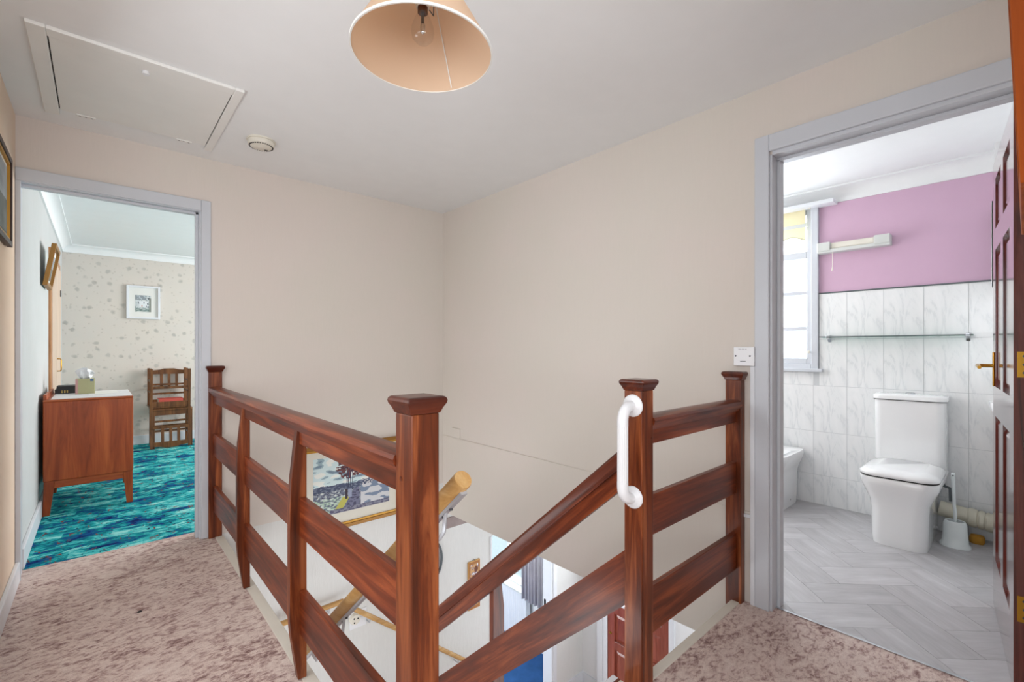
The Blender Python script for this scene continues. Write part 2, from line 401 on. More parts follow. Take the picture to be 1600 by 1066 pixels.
# bathroom
struct('ceiling', boxes((XB2, XF+.1, -.16, 2.3, CE, CE+.1)), 'ceiling_white', 'white ceiling of the bathroom', 'ceiling')
bw = struct('wall_bathroom_back', boxes((XF, XF+.1, -.16, 1.02, 1.556, CE), (XF, XF+.1, -.16, 1.02, 0, 1.556), (XF, XF+.1, 1.02, 2.02, 0, 1.0), (XF, XF+.1, 1.02, 2.02, 2.235, CE), (XF, XF+.1, 2.02, 2.3, 0, CE)),
       'pink_paint', 'lilac pink bathroom wall above white tiles', 'wall')
struct('wall_bathroom_left', boxes((XB2, 2.6, 2.2, 2.3, 0, CE), (3.7, XF, 2.2, 2.3, 0, CE), (2.6, 3.7, 2.2, 2.3, 0, .95), (2.6, 3.7, 2.2, 2.3, 2.05, CE)), 'white_wall', 'white bathroom side wall beyond the bidet', 'wall')  # opening invented for the side fill lamp
struct('wall_bathroom_right', boxes((XB2, XF, -.16, -.06, 0, CE)), 'white_wall', 'white bathroom side wall behind the open door', 'wall')
struct('wall_bathroom_boxing', boxes((3.74, XF-.011, -.06, .112, 0, CE)), 'white_wall', 'white boxed-in corner beside the soil pipe', 'wall')
struct('trim_3', cove(XB2, XF, .112, 2.2, 'x+', .1), 'ceiling_white', 'white cove above the lilac bathroom wall', 'cornice', smooth=40)
m = cove(2.4, 3.74, -.06, 1, 'y-', .1)
struct('trim_4', m, 'ceiling_white', 'white cove above the open bathroom door', 'cornice', smooth=40)
struct('trim_5', boxes((XF-.014, XF, .112, 1.014, 1.553, 1.562)), 'rod_grey', 'thin grey edging strip between tiles and lilac paint', 'trim')
# tiles
zr = [0.0, .217, .538, .877, 1.219, 1.553]; yc = [.226+.2055*i for i in range(-1, 11)]; yc[0] = .113
cache = {}
for j in range(5):
    for i in range(len(yc)-1):
        y0, y1 = yc[i], min(yc[i+1], 2.2); z0, z1 = zr[j], zr[j+1]
        if y0 >= 1.0:
            z1 = min(z1, .988)
            if z1-z0 < .02: continue
        if y0 < 1.0 < y1 and z1 > .99: y1 = 1.012
        g = .0013
        o = build('tile', MB().box(-.010, 0, g, y1-y0-g, g, z1-z0-g), 'tile_marble', bw, world=False)
        o.location = (XF, y0, z0)
build('tile_grout', MB().box(XF-.0085, XF, .112, 1.012, 0, 1.553).box(XF-.0085, XF, 1.012, 2.2, 0, .99), 'tile_grout', bw)
# vinyl plank floor, herringbone laid at 45 degrees
fb = struct('floor', boxes((2.236, XF, -.06, 2.2, -.24, -.004)), 'plank_joint', 'grey vinyl plank floor of the bathroom laid in herringbone', 'floor')
def clip(poly, x0, x1, y0, y1):
    for ax, lim, sg in ((0, x0, 1), (0, x1, -1), (1, y0, 1), (1, y1, -1)):
        out = []
        for i in range(len(poly)):
            p, q = poly[i-1], poly[i]; a = (p[ax]-lim)*sg; b = (q[ax]-lim)*sg
            if (a >= 0) != (b >= 0):
                k = a/(a-b); out.append((p[0]+(q[0]-p[0])*k, p[1]+(q[1]-p[1])*k))
            if b >= 0: out.append(q)
        poly = out
        if not poly: return []
    return poly
ca45, sa45, PW = math.cos(-PI/4), math.sin(-PI/4), .18
for k in range(-12, 40):
    for mm in range(-8, 12):
        for (rx, ry, rw, rh, rot) in ((k+4*mm, k, 2, 1, 0), (k+2+4*mm, k-1, 1, 2, 1)):
            g = .0007
            q = [(rx*PW+g, ry*PW+g), ((rx+rw)*PW-g, ry*PW+g), ((rx+rw)*PW-g, (ry+rh)*PW-g), (rx*PW+g, (ry+rh)*PW-g)]
            q = [(2.9+.05+a*ca45-b*sa45, .6+a*sa45+b*ca45) for a, b in q]
            q = clip(q, 2.236, XF-.001, -.06, 2.2)
            if len(q) < 3: continue
            ar = abs(sum(q[i-1][0]*q[i][1]-q[i][0]*q[i-1][1] for i in range(len(q))))/2
            if ar < .0004: continue
            cxm = sum(p[0] for p in q)/len(q); cym = sum(p[1] for p in q)/len(q)
            ang = -PI/4+(PI/2 if rot else 0)
            R = Matrix.Rotation(-ang, 3, 'Z')
            loc = [(R @ Vector((p[0]-cxm, p[1]-cym, 0))) for p in q]
            mb = MB(); mb.loft([[(p.x, p.y, -.004) for p in loc], [(p.x, p.y, 0) for p in loc]])
            o = build('plank', mb, 'vinyl_plank', fb, world=False); o.location = (cxm, cym, 0); o.rotation_euler = (0, 0, ang)
struct('trim_6', boxes((2.228, 2.240, 0.0, .735, 0, .004)), 'chrome', 'thin metal strip between landing carpet and bathroom vinyl', 'threshold')
# ground floor
struct('floor', boxes((-.4, XFR+.1, .5, YA2, GF-.1, GF)), 'carpet_mauve', 'mauve carpet of the downstairs hall', 'floor')
struct('floor', boxes((1.0, XFR+.1, YA2, 6.2, GF-.1, GF)), 'blue_carpet', 'plain blue carpet of the room downstairs', 'floor')
struct('ceiling', boxes((XB2, XFR+.1, -.16, YA2, GC, GC+.002), (1.0, XFR+.1, YA2, 6.2, GC, GC+.002)), 'ceiling_white', 'white ceiling of the downstairs hall', 'ceiling')
struct('wall_front', boxes((XFR, XFR+.1, .5, 2.20, GF, GC), (XFR, XFR+.1, 2.20, 3.02, GF+2.0, GC), (XFR, XFR+.1, 3.02, 3.9, GF, GC), (XFR, XFR+.1, 3.9, 5.3, GF, -1.9), (XFR, XFR+.1, 3.9, 5.3, -.5, GC), (XFR, XFR+.1, 5.3, 6.2, GF, GC)),
       'white_wall', 'white front wall downstairs with door and window', 'wall')
struct('wall_lounge', boxes((1.0, XFR, 6.1, 6.2, GF, GC), (.9, 1.0, YA2, 4.3, GF, GC), (.9, 1.0, 5.7, 6.2, GF, GC), (.9, 1.0, 4.3, 5.7, GF, -1.75), (.9, 1.0, 4.3, 5.7, -.65, GC)), 'white_wall', 'white walls of the room downstairs', 'wall')  # rear opening added for its fill lamp
struct('wall_hall', boxes((-.5, -.4, .5, 1.4, GF, -.24), (-.5, -.4, 2.8, YA2, GF, -.24), (-.5, -.4, 1.4, 2.8, GF, -1.9), (-.5, -.4, 1.4, 2.8, -.6, -.24), (-.5, 2.1, .4, .5, GF, GC), (3.7, XFR, .4, .5, GF, GC), (2.1, 3.7, .4, .5, GF, -1.8), (2.1, 3.7, .4, .5, -.6, GC), (-.4, .465, YA, YA2, GF, -.24)), 'paper_white', 'white textured walls enclosing the staircase below the landing', 'wall')  # openings made up to admit the two hall fill lamps
# landing edges
struct('trim_7', boxes((.523, .566, .92, 3.286, -.24, .004)), 'cream_paint', 'cream strip capping the landing edge below the long balustrade', 'edge strip', bevel=.003)
struct('trim_8', boxes((1.416, XB, .858, .894, -.24, .004)), 'cream_paint', 'cream strip capping the landing edge by the bathroom door', 'edge strip', bevel=.003)
struct('trim_9', boxes((.566, 1.344, .858, .935, -.24, .001)), 'cream_paint', 'cream strip at the head of the stairs', 'edge strip')
struct('trim_10', boxes((.566, 1.344, .935, .944, -.05, .003)), 'mahogany_x', 'thin brown bead at the head of the stairs', 'edge strip')
struct('trim_11', boxes((.566, 1.344, .944, .966, -.05, .003)), 'white_paint', 'white nosing at the head of the stairs', 'edge strip')
struct('trim_12', boxes((XB-.006, XB, .82, YA, .402, .412)), 'paper_cream', 'thin painted ledge line along the stairwell wall', 'trim')
# plaster frame of doorways
fr = thing('trim_13', 'white painted frame of the bathroom doorway', 'door frame', (XB, .75, 0), kind='structure')
build('architrave', MB().box(XB-.018, XB, .744, .803, 0, 2.085), 'frame_paint', fr, bevel=.004)
build('architrave', MB().box(XB-.018, XB, -.06, .744, 2.012, 2.085), 'frame_paint', fr, bevel=.004)
build('jamb', MB().box(XB-.004, XB2+.005, .735, .752, 0, 2.0).box(XB+.055, XB2-.01, .722, .735, 0, 1.99), 'frame_paint', fr, bevel=.002)
build('jamb', MB().box(XB-.004, XB2+.005, -.036, -.02, 0, 2.0), 'frame_paint', fr)
build('head_lining', MB().box(XB-.004, XB2+.005, -.02, .735, 1.996, 2.014).box(XB+.055, XB2-.01, -.02, .735, 1.982, 1.996), 'frame_paint', fr, bevel=.002)
fr = thing('trim_14', 'white painted frame of the bedroom doorway', 'door frame', (.46, YA, 0), kind='structure')
build('architrave', MB().box(.456, .506, YA-.016, YA, 0, 2.047), 'frame_paint', fr, bevel=.004)
build('architrave', MB().box(XL, .456, YA-.016, YA, 1.982, 2.047), 'frame_paint', fr, bevel=.004)
build('architrave', MB().box(XL, -.290, YA-.016, YA, 0, 1.982), 'frame_paint', fr, bevel=.003)
build('jamb', MB().box(.447, .462, YA-.003, YA2+.004, 0, 1.99).box(.432, .447, YA+.03, YA+.068, 0, 1.978), 'frame_paint', fr, bevel=.002)
build('jamb', MB().box(XL, -.296, YA-.003, YA2+.004, 0, 1.99), 'frame_paint', fr)
build('head_lining', MB().box(-.296, .447, YA-.003, YA2+.004, 1.978, 1.992).box(-.296, .447, YA+.03, YA+.068, 1.964, 1.978), 'frame_paint', fr, bevel=.002)
for z in (1.742, .268):
    hg = build('hinge', MB().box(.443, .447, YA+.074, YA+.100, z, z+.08), 'brass', fr)
    for q in (.015, .04, .065):
        build('screw', MB().lathe([(.0, -.0012), (.004, -.0008), (.004, 0)], (.443, YA+.087, z+q), 8, axis=0), 'screw_grey', hg)
fr = thing('trim_15', 'white frame of the doorway below the stairs wall', 'door frame', (3.55, YA, GF), kind='structure')
build('jamb', MB().box(3.535, 3.552, YA-.01, YA2+.01, GF, -.6), 'white_paint', fr)
build('jamb', MB().box(2.708, 2.725, YA-.01, YA2+.01, GF, -.6), 'white_paint', fr)
build('architrave', MB().box(3.552, 3.61, YA-.018, YA, GF, -.55), 'white_paint', fr, bevel=.004)
build('latch', MB().box(3.528, 3.536, YA2-.03, YA2-.008, -1.62, -1.52), 'black', fr)
struct('baseboard_hall', boxes((3.61, XFR, YA-.016, YA, GF, GF+.12), (XFR-.016, XFR, 3.09, YA-.016, GF, GF+.12)), 'white_paint', 'white baseboard in the corner of the downstairs hall', 'baseboard')
struct('trim_16', boxes((2.2, 2.62, YA-.012, YA, -.40, -.31)), 'mauve_border', 'mauve border strip at the top of the stairwell wall', 'border')

# ------------------------------------------------------------------ balustrades
def newel(parent, x0, x1, y0, y1, z0=0, cap_over=.013, capf=(1, 1, 1, 1), ztop=1.008):
    n = build('newel_post', MB().box(x0, x1, y0, y1, z0, ztop), 'newel_z', parent, bevel=.003)
    o = cap_over; a, b, c, d = [o*q for q in capf]
    rings = []
    for e, z in ((.001, 0), (.006, .012), (.012, .022), (.0135, .028), (.012, .034), (.007, .0375), (0, .038)):
        k = e/.0135
        rings.append([(x0-a*k-.001, y0-c*k-.001, ztop+z), (x1+b*k+.001, y0-c*k-.001, ztop+z), (x1+b*k+.001, y1+d*k+.001, ztop+z), (x0-a*k-.001, y1+d*k+.001, ztop+z)])
    build('cap', MB().loft(rings), 'cap_wood', n, bevel=.002)
    return n
def handrail_profile(c, s=1):
    # (across, height) around centre c
    return [(c-.021, .868), (c+.021, .868), (c+.024, .876), (c+.036, .892), (c+.0385, .902), (c+.034, .912), (c+.02, .918), (c-.02, .918), (c-.034, .912), (c-.0385, .902), (c-.036, .892), (c-.024, .876)]
def baluster_poly(c, w0, zt=.872):
    # profile seen along the railing; c = rail centre, w0 = landing side sign
    return [(c-.018*1, zt), (c-.036, .70), (c-.041, .60), (c-.041, .22), (c-.036, .16), (c-.014, .006), (c+.014, .006), (c+.014, .80), (c-.002, zt)]
XR = .524
ba = thing('balustrade', 'long mahogany balustrade with two balusters from the bedroom door', 'balustrade', (XR, 2.1, 0))
newel(ba, .492, .562, .868, .938, -.24)
newel(ba, .490, .560, 3.287, YA, -.24, capf=(1, 1, 1, 0))
build('handrail', MB().prism(handrail_profile(XR), 1, .938, 3.287), 'mahogany_y', ba, smooth=35)
rails = [(.820, .868), (.503, .635), (.165, .316)]
for y0, y1 in ((.938, 1.672), (1.702, 2.482), (2.512, 3.287)):
    for z0, z1 in rails: build('rail', MB().box(XR-.0105, XR+.0105, y0, y1, z0, z1), 'mahogany_y', ba, bevel=.002)
for y in (1.672, 2.482): build('baluster', MB().prism(baluster_poly(XR, 1), 1, y, y+.03), 'newel_z', ba, bevel=.0015)
for z in (.865,):
    build('dowel', MB().lathe([(0, -.001), (.005, -.001), (.005, 0)], (.4915, .912, z), 10, axis=0), 'cap_wood', ba)
bb = thing('balustrade', 'short mahogany balustrade between the stair head and bathroom door', 'balustrade', (1.8, .885, 0))
nw2 = newel(bb, 1.345, 1.415, .850, .920, -.24)
newel(bb, 2.147, 2.19, .850, .920, -.24, capf=(1, 0, 1, 1))
YR = .882
hp = handrail_profile(YR)
build('handrail', MB().prism(hp, 0, 1.415, 2.147), 'mahogany_x', bb, smooth=35)
for z0, z1 in ((.816, .868), (.495, .637), (.150, .315)):
    build('rail', MB().box(1.415, 2.147, YR-.0105, YR+.0105, z0, z1), 'mahogany_x', bb, bevel=.002)
build('dowel', MB().lathe([(0, -.001), (.005, -.001), (.005, 0)], (1.405, .8495, .845), 10, axis=1), 'cap_wood', bb)
# sloping stair banister
sb = thing('stair_banister', 'sloping mahogany banister following the stairs down', 'banister', (1.38, 1.7, -.5))
XS = 1.38; SL = .889
def slope_prism(prof, y0, y1, zref):
    # prof: (dx, dz vertical offset) ; zref(y)
    m = MB(); m.loft([[(XS+dx, y, zref(y)+dz) for dx, dz in prof] for y in (y0, y1)]); return m
zt = lambda y: .499-SL*(y-1.282)
Y0, Y1 = .920, 2.455
build('handrail', slope_prism([(-.021, -.066), (.021, -.066), (.024, -.058), (.036, -.032), (.0385, -.018), (.034, -.006), (.02, 0), (-.02, 0), (-.034, -.006), (-.0385, -.018), (-.036, -.032), (-.024, -.058)], Y0, Y1, zt), 'mahogany_slope', sb, smooth=35)
build('rail', slope_prism([(-.0105, -.142), (.0105, -.142), (.0105, -.066), (-.0105, -.066)], Y0, Y1, zt), 'mahogany_slope', sb)
zl = lambda y: .121-.905*(y-1.292)
build('rail', slope_prism([(-.0105, -.194), (.0105, -.194), (.0105, 0), (-.0105, 0)], Y0, Y1, zl), 'mahogany_slope', sb)
yb = 1.681; top = zt(yb)-.075; bot = zl(yb)-.46; bx0 = XS+.0107
build('baluster', MB().prism([(bx0, top+.05), (bx0, bot), (bx0+.02, bot), (bx0+.066, bot+.18), (bx0+.066, top-.16), (bx0+.052, top-.06), (bx0+.038, top+.05)], 1, yb, yb+.03), 'mahogany_z', sb)
newel(sb, 1.345, 1.415, 2.455, 2.525, GF+1.04-.2, ztop=-.45)
# staircase
st = thing('staircase', 'carpeted staircase turning at a quarter landing beside white wall', 'staircase', (1.0, 2.0, GF))
RZ = 1.56/7
for i in range(6):
    y = .966+.248*i; z = -RZ*(i+1)
    build('tread', MB().box(.566, 1.344, y-.02, y+.248, z-.03, z), 'carpet_mauve', st, bevel=.006)
    build('riser', MB().box(.566, 1.344, y-.001, y+.012, z+.0, z+RZ-.03), 'carpet_mauve', st)
build('riser', MB().box(.566, 1.344, .966+.248*6-.001, .966+.248*6+.012, -1.56, -1.56+RZ-.03), 'carpet_mauve', st)
build('quarter_landing', MB().box(.566, 1.40, .966+.248*6-.02, YA-.02, -1.60, -1.56), 'carpet_mauve', st)
build('string', MB().loft([[(x, .925, -.30), (x, .966, -.05), (x, 2.455, -1.37), (x, 2.455, -1.80)] for x in (1.346, 1.376)]), 'white_paint', st)
build('string', MB().loft([[(x, .945, -.30), (x, .966, -.08), (x, 2.455, -1.37), (x, 2.455, -1.80)] for x in (.564, .567)]), 'white_paint', st)
for i in range(4):
    x = 1.40+.25*i; z = -1.56-.208*(i+1)
    build('tread', MB().box(x-.02, x+.25, 2.53, YA-.02, z-.03, z), 'carpet_mauve', st, bevel=.006)
    build('riser', MB().box(x, x+.012, 2.53, YA-.02, z, z+.178), 'carpet_mauve', st)
build('string', MB().loft([[(1.38, y, -1.52), (2.45, y, -2.41), (2.45, y, GF), (2.2, y, GF), (1.38, y, -1.86)] for y in (2.505, 2.53)]), 'white_paint', st)
build('string', MB().loft([[(.60, y, -1.44), (1.40, y, -1.44), (2.45, y, -2.31), (2.45, y, -2.50), (1.40, y, -1.62), (.60, y, -1.62)] for y in (YA-.02, YA-.001)]), 'white_paint', st)
# round pine handrails
hr = thing('round_handrail', 'thick round pine handrail on metal brackets along the upper stairs', 'handrail', (.68, 1.5, .4))
p0 = Vector((.672, .930, .826)); dr = Vector((0, 1, -.852)).normalized()
build('rod', MB().tube([p0, p0+dr*.004, p0+dr*2.0], [.023, .0245, .0245], 24), 'pine_y', hr, smooth=40)
m = MB(); nrm = Vector((0, dr.z, -dr.y)).normalized()
if nrm.z > 0: nrm = -nrm
a = p0+nrm*.0235
m.loft([[q+Vector((sx*.009, 0, 0))+nrm*h for sx, h in ((-1, 0), (1, 0), (1, .008), (-1, .008))] for q in (a+dr*.02, a+dr*1.95)])
build('support_strip', m, 'grey_metal', hr)
for L in (.12, 1.0, 1.8):
    q = a+dr*L
    br = build('bracket', MB().tube([q, q+Vector((0, .006, -.03)), q+Vector((-.004, .004, -.058)), q+Vector((-.02, 0, -.07)), q+Vector((-.108, -.01, -.078))], .0055, 8), 'grey_metal', hr, smooth=50)
    for s in (-.022, .022):
        build('screw', MB().lathe([(.0, 0), (.005, .001), (.005, .006), (0, .006)], tuple(q+dr*s+nrm*.009-Vector((0, 0, .004))), 8), 'screw_grey', br)
    build('bracket_plate', MB().box(q.x-.112, q.x-.106, q.y-.03, q.y+.01, q.z-.10, q.z-.05), 'grey_metal', br)
h2 = thing('round_handrail', 'pale thin round handrail fixed to the white stairwell wall', 'handrail', (1.4, 3.26, -1.0))
build('rod', MB().tube([(.64, 3.26, -.66), (1.30, 3.26, -.66)], .018, 16), 'pine_x', h2, smooth=40)
build('rod', MB().tube([(1.335, 3.255, -.708), (2.45, 3.255, -1.633)], .018, 16), 'pine_x', h2, smooth=40)
for x, z in ((.8, -.66), (1.2, -.66), (1.5, -.845), (2.3, -1.51)):
    build('bracket', MB().tube([(x, 3.26, z-.016), (x, 3.265, z-.05), (x, YA, z-.055)], .005, 8), 'grey_metal', h2, smooth=50)
# white grab rail
gr = thing('grab_rail', 'white plastic grab rail screwed to the stair-head newel post', 'grab rail', (1.345, .885, .8))
for z in (.957, .647):
    fl = build('flange', MB().lathe([(0, -.016), (.016, -.016), (.02, -.011), (.034, -.007), (.038, -.003), (.038, 0), (0, 0)], (1.345, .885, z), 28, axis=0), 'white_plastic', gr, smooth=50)
def arc(zc, sgn):
    return [(1.33-.045*math.sin(a), .885, zc+sgn*(-.0+.045*(1-math.cos(a))*-1)) for a in [PI/2*i/6 for i in range(7)]]
top_e = [(1.335, .885, .957)]+arc(.957, 1); bot_e = [(1.335, .885, .647)]+arc(.647, -1)
build('elbow', MB().tube(top_e+[(1.285, .885, .895)], .0185, 16), 'white_plastic', gr, smooth=50)
build('elbow', MB().tube(bot_e+[(1.285, .885, .709)], .0185, 16), 'white_plastic', gr, smooth=50)
rg = MB(); ring = []
for zz in (.709, .895):
    ring.append([(1.285+(.0172+(.0007 if k % 2 else -.0004))*math.cos(2*PI*k/36), .885+(.0172+(.0007 if k % 2 else -.0004))*math.sin(2*PI*k/36), zz) for k in range(36)])
build('ribbed_tube', rg.loft(ring), 'white_plastic', gr)

# ------------------------------------------------------------------ ceiling things
lh = thing('loft_hatch', 'white painted loft hatch with frame set in the landing ceiling', 'hatch', (.15, 2.75, CE))
fx0, fx1, fy0, fy1 = -.197, .484, 2.328, 3.155; px0, px1, py0, py1 = -.140, .443, 2.388, 3.086
for nm, b in (('frame_board', (fx0, px0-.004, fy0, fy1)), ('frame_board', (px1+.004, fx1, fy0, fy1)), ('frame_board', (px0-.004, px1+.004, fy0, py0-.003))):
    build(nm, MB().box(b[0], b[1], b[2], b[3], CE-.014, CE), 'hatch_paint', lh, bevel=.003)
build('gap', MB().box(px0-.004, px1+.004, py0-.003, py1+.004, CE-.002, CE), 'dark_gap', lh)
pn = build('panel', MB().box(px0, px1, py0-.002, py1, CE-.012, CE-.001), 'hatch_paint', lh, bevel=.002)
build('knob', MB().lathe([(0, -.012), (.012, -.012), (.014, -.009), (.012, 0)], (.142, 2.425, CE-.012), 16), 'white_plastic', pn, smooth=40)
for x in (-.05, .345):
    hg = build('hinge', MB().box(x-.035, x+.035, py1-.006, py1+.014, CE-.016, CE-.004), 'hatch_paint', lh, bevel=.002)
    for q in (-.022, 0, .022): build('screw', MB().box(x+q-.004, x+q+.004, py1+.001, py1+.005, CE-.0175, CE-.015), 'screw_grey', hg)
sd = thing('smoke_alarm', 'round white smoke alarm on the ceiling beside the loft hatch', 'smoke alarm', (.668, 2.83, CE))
sc = (.668, 2.83, CE)
build('base', MB().lathe([(0, 0), (.072, 0), (.072, -.008), (0, -.008)], sc, 32), 'off_white_plastic', sd, smooth=40)
build('body', MB().lathe([(.066, -.008), (.068, -.016), (.064, -.03), (.052, -.038), (0, -.040)], sc, 32), 'off_white_plastic', sd, smooth=40)
for k in range(30):
    a = 2*PI*k/30
    o = build('vent_slot', MB().box(-.004, .004, -.0035, .0035, -.001, .001), 'dark_gap', sd, world=False) if k == 0 else None
    if k == 0: vs = o
    else:
        o = vs.copy(); C.objects.link(o)
    o.location = (.0565*math.cos(a), .0565*math.sin(a), -.0357); o.rotation_euler = (0, 0, a)
build('test_button', MB().box(.69, .706, 2.85, .006+2.85, CE-.042, CE-.039), 'dark_gap', sd)
LX, LY, LZ = .612, 1.022, 1.90
pl = thing('pendant_lamp', 'peach coolie lampshade with clear bulb hanging from the ceiling', 'lamp', (LX, LY, CE))
build('ceiling_rose', MB().lathe([(0, 0), (.04, 0), (.038, -.015), (.012, -.03), (0, -.03)], (LX, LY, CE), 24), 'white_plastic', pl, smooth=40)
build('flex', MB().tube([(LX, LY, CE-.03), (LX, LY, LZ+.20)], .003, 8), 'white_plastic', pl)
sh = build('shade', MB().lathe([(.176, 0), (.174, .006), (.062, .20), (.060, .20), (.172, .004), (.174, 0), (.176, 0)], (LX, LY, LZ), 64), 'lamp_shade', pl, smooth=40)
build('rim_band', MB().lathe([(.1772, -.001), (.1772, .005), (.1735, .005), (.1735, -.001), (.1772, -.001)], (LX, LY, LZ), 64), 'white_mat', sh, smooth=40)
d = Vector((.12, .10, 0)).normalized()
aa = .53
build('seam', MB().tube([(LX+.0605*math.cos(aa), LY+.0605*math.sin(aa), LZ+.195), (LX+.170*math.cos(aa), LY+.170*math.sin(aa), LZ+.006)], .0016, 6), 'white_mat', sh)
for k in range(3):
    a = 2*PI*k/3+.5
    build('gimbal_wire', MB().tube([(LX+.06*math.cos(a), LY+.06*math.sin(a), LZ+.197), (LX+.055*math.cos(a), LY+.055*math.sin(a), LZ+.135), (LX+.018*math.cos(a), LY+.018*math.sin(a), LZ+.135)], .0016, 6), 'screw_grey', sh)
hd = build('lamp_holder', MB().lathe([(.012, .21), (.02, .20), (.02, .15), (.022, .145), (.022, .132), (.017, .130), (.017, .118), (0, .118)], (LX, LY, LZ), 20), 'off_white_plastic', pl, smooth=40)
build('collar', MB().lathe([(.0225, .138), (.0225, .146), (.018, .146), (.018, .138), (.0225, .138)], (LX, LY, LZ), 20), 'bulb_cap', hd)
bu = build('bulb', MB().lathe([(.012, .118), (.013, .105), (.020, .088), (.0275, .068), (.029, .055), (.026, .040), (.016, .029), (0, .026)], (LX, LY, LZ), 24), 'bulb_glass', pl, smooth=60)
build('bulb_cap', MB().lathe([(0, .122), (.0128, .122), (.0128, .104), (0, .104)], (LX, LY, LZ), 16), 'bulb_cap', bu)
build('filament_stem', MB().tube([(LX, LY, LZ+.104), (LX, LY, LZ+.074)], .004, 8), 'screw_grey', bu)
build('halogen_capsule', MB().lathe([(0, .078), (.006, .074), (.006, .055), (0, .05)], (LX, LY, LZ), 12), 'chrome', bu, smooth=50)

# ------------------------------------------------------------------ wall fittings on the landing
sw = thing('wall_switch', 'white screwed wall plate with small black print by bathroom frame', 'switch', (XB, .85, 1.11))
build('back_box', MB().box(XB-.016, XB, .806, .892, 1.072, 1.158), 'white_plastic', sw, bevel=.003)
build('plate', MB().box(XB-.022, XB-.016, .806, .892, 1.072, 1.158), 'white_plastic', sw, bevel=.003)
build('side_block', MB().box(XB-.030, XB, .800, .8065, 1.073, 1.158), 'white_plastic', sw)
for y in (.82, .882): build('screw', MB().lathe([(0, -.002), (.004, -.001), (.004, 0)], (XB-.022, y, 1.117), 12, axis=0), 'screw_grey', sw)
build('cord_outlet', MB().box(XB-.0235, XB-.022, .838, .862, 1.092, 1.0945), 'screw_grey', sw)
for y0, y1 in ((.834, .841), (.844, .855), (.858, .870)): build('print', MB().box(XB-.0228, XB-.022, y0, y1, 1.1475, 1.1500), 'black', sw)
tag(build('cable_trunking', MB().box(XB-.016, XB, .803, .822, 0, 1.072), 'white_paint', bevel=.002), 'white upright cable trunking between wall plate and landing carpet', 'trunking')
tag(build('cable_trunking', MB().box(XB-.013, XB-.0065, .8225, .900, .386, .401), 'white_paint', bevel=.002), 'short white level cable trunking behind the short balustrade', 'trunking')
tag(build('blanking_plate', MB().box(XB-.008, XB, 3.07, 3.185, .413, .495), 'paper_cream', bevel=.003), 'painted-over blank plate on the stairwell wall', 'wall plate')

def framed(name, label, axis_fn, a0, a1, z0, z1, fw, depth, mats, fn, mat_w, nx, nz, group=None, line=None):
    """axis_fn(a, d, z) -> world point; d is distance out from the wall"""
    loc = axis_fn((a0+a1)/2, 0, z0)
    t = thing(name, label, 'picture', loc, group=group)
    def bx(p, q, r, s_, d0, d1):
        v = [axis_fn(a, d, z) for z in (r, s_) for d in (d0, d1) for a in (p, q)]
        return MB().add(v, [(0, 2, 3, 1), (4, 5, 7, 6), (0, 1, 5, 4), (2, 6, 7, 3), (0, 4, 6, 2), (1, 3, 7, 5)])
    for b in ((a0, a0+fw, z0, z1), (a1-fw, a1, z0, z1), (a0+fw, a1-fw, z0, z0+fw), (a0+fw, a1-fw, z1-fw, z1)):
        r_ = build('frame_moulding', bx(*b, .004, depth), mats[0], t, bevel=.002)
    if line:
        f2 = fw*.55
        for b in ((a0+fw, a0+fw+f2, z0+fw, z1-fw), (a1-fw-f2, a1-fw, z0+fw, z1-fw), (a0+fw+f2, a1-fw-f2, z0+fw, z0+fw+f2), (a0+fw+f2, a1-fw-f2, z1-fw-f2, z1-fw)):
            build('inner_slip', bx(*b, .004, depth*.75), line, t)
    build('mount', bx(a0+fw, a1-fw, z0+fw, z1-fw, .002, depth*.35), mats[1], t)
    l, r, b_, tp = mat_w
    painting('print', l, r, b_, tp, nx, nz, fn, t, lambda a, z: axis_fn(a, depth*.35+.0015, z))
    return t
# lane with a tree, on the stairwell wall
def lane(u, v):
    n1 = nz3(u*7, v*16, 1); n2 = nz3(u*24, v*40, 2); n3 = nz3(u*50, v*60, 3)
    hill = .50+.05*nz3(u*5, 0, 5)+.10*max(0, (u-.55))*2*(1 if u < .8 else max(0, 1-(u-.8)*4))
    if v > hill:
        c = [206, 226, 228]
        if n1 > .18: c = [150, 176, 186]
        if n1 > .38: c = [118, 140, 158]
        if n1 < -.25: c = [232, 236, 230]
    elif v > hill-.10:
        c = [72, 82, 108] if n2 < .1 else [112, 122, 142]
        if u > .62 and n3 > .1: c = [214, 214, 216]
    else:
        c = [104, 112, 132] if n2 < 0 else [150, 158, 168]
        if n3 > .25: c = [60, 56, 78]
        if u < .42 and v < .28 and n2 > -.1: c = [176, 200, 182]
        if u < .42 and n2 > .3: c = [204, 212, 208]
        if u > .6: c = [206, 208, 212] if n1 < .12 else [120, 136, 160]
        if abs(u-(.28+v*.5)) < .05 and v < .26: c = [186, 182, 90]
        rc = .44+.22*(v)-.02; rw = .02+.30*max(0, .46-v)
        if abs(u-rc-.04) < rw*.75 and v < .44:
            c = [112, 114, 140] if n2 < .12 else [72, 72, 98]
        if v < .07 and u > .2: c = [88, 86, 112] if n2 < 0 else [132, 134, 150]
        if .395 < u < .43 and .22 < v < .44: c = [56, 46, 58]
        if .43 < u < .48 and .24 < v < .43: c = [150, 158, 182]
    e = ((u-.455)/.17)**2+((v-.78)/.20)**2
    if e < 1.15 and nz3(u*26, v*26, 9)+.35*(1-e) > .02: c = [74, 46, 56] if n3 < .15 else [128, 66, 62]
    for q in (.42, .442, .465, .49):
        if abs(u-q) < .0065 and .42 < v < .72: c = [54, 58, 84]
    return c
framed('framed_picture', 'gold framed painting of a lane with a dark red tree above stairs', lambda a, d, z: (a, YA-d, z), 1.015, 1.785, -.155, .46, .026, .022, ('gold_frame', 'mat_board'), lane, (1.11, 1.685, -.04, .372), 150, 110, line='gold_bright')
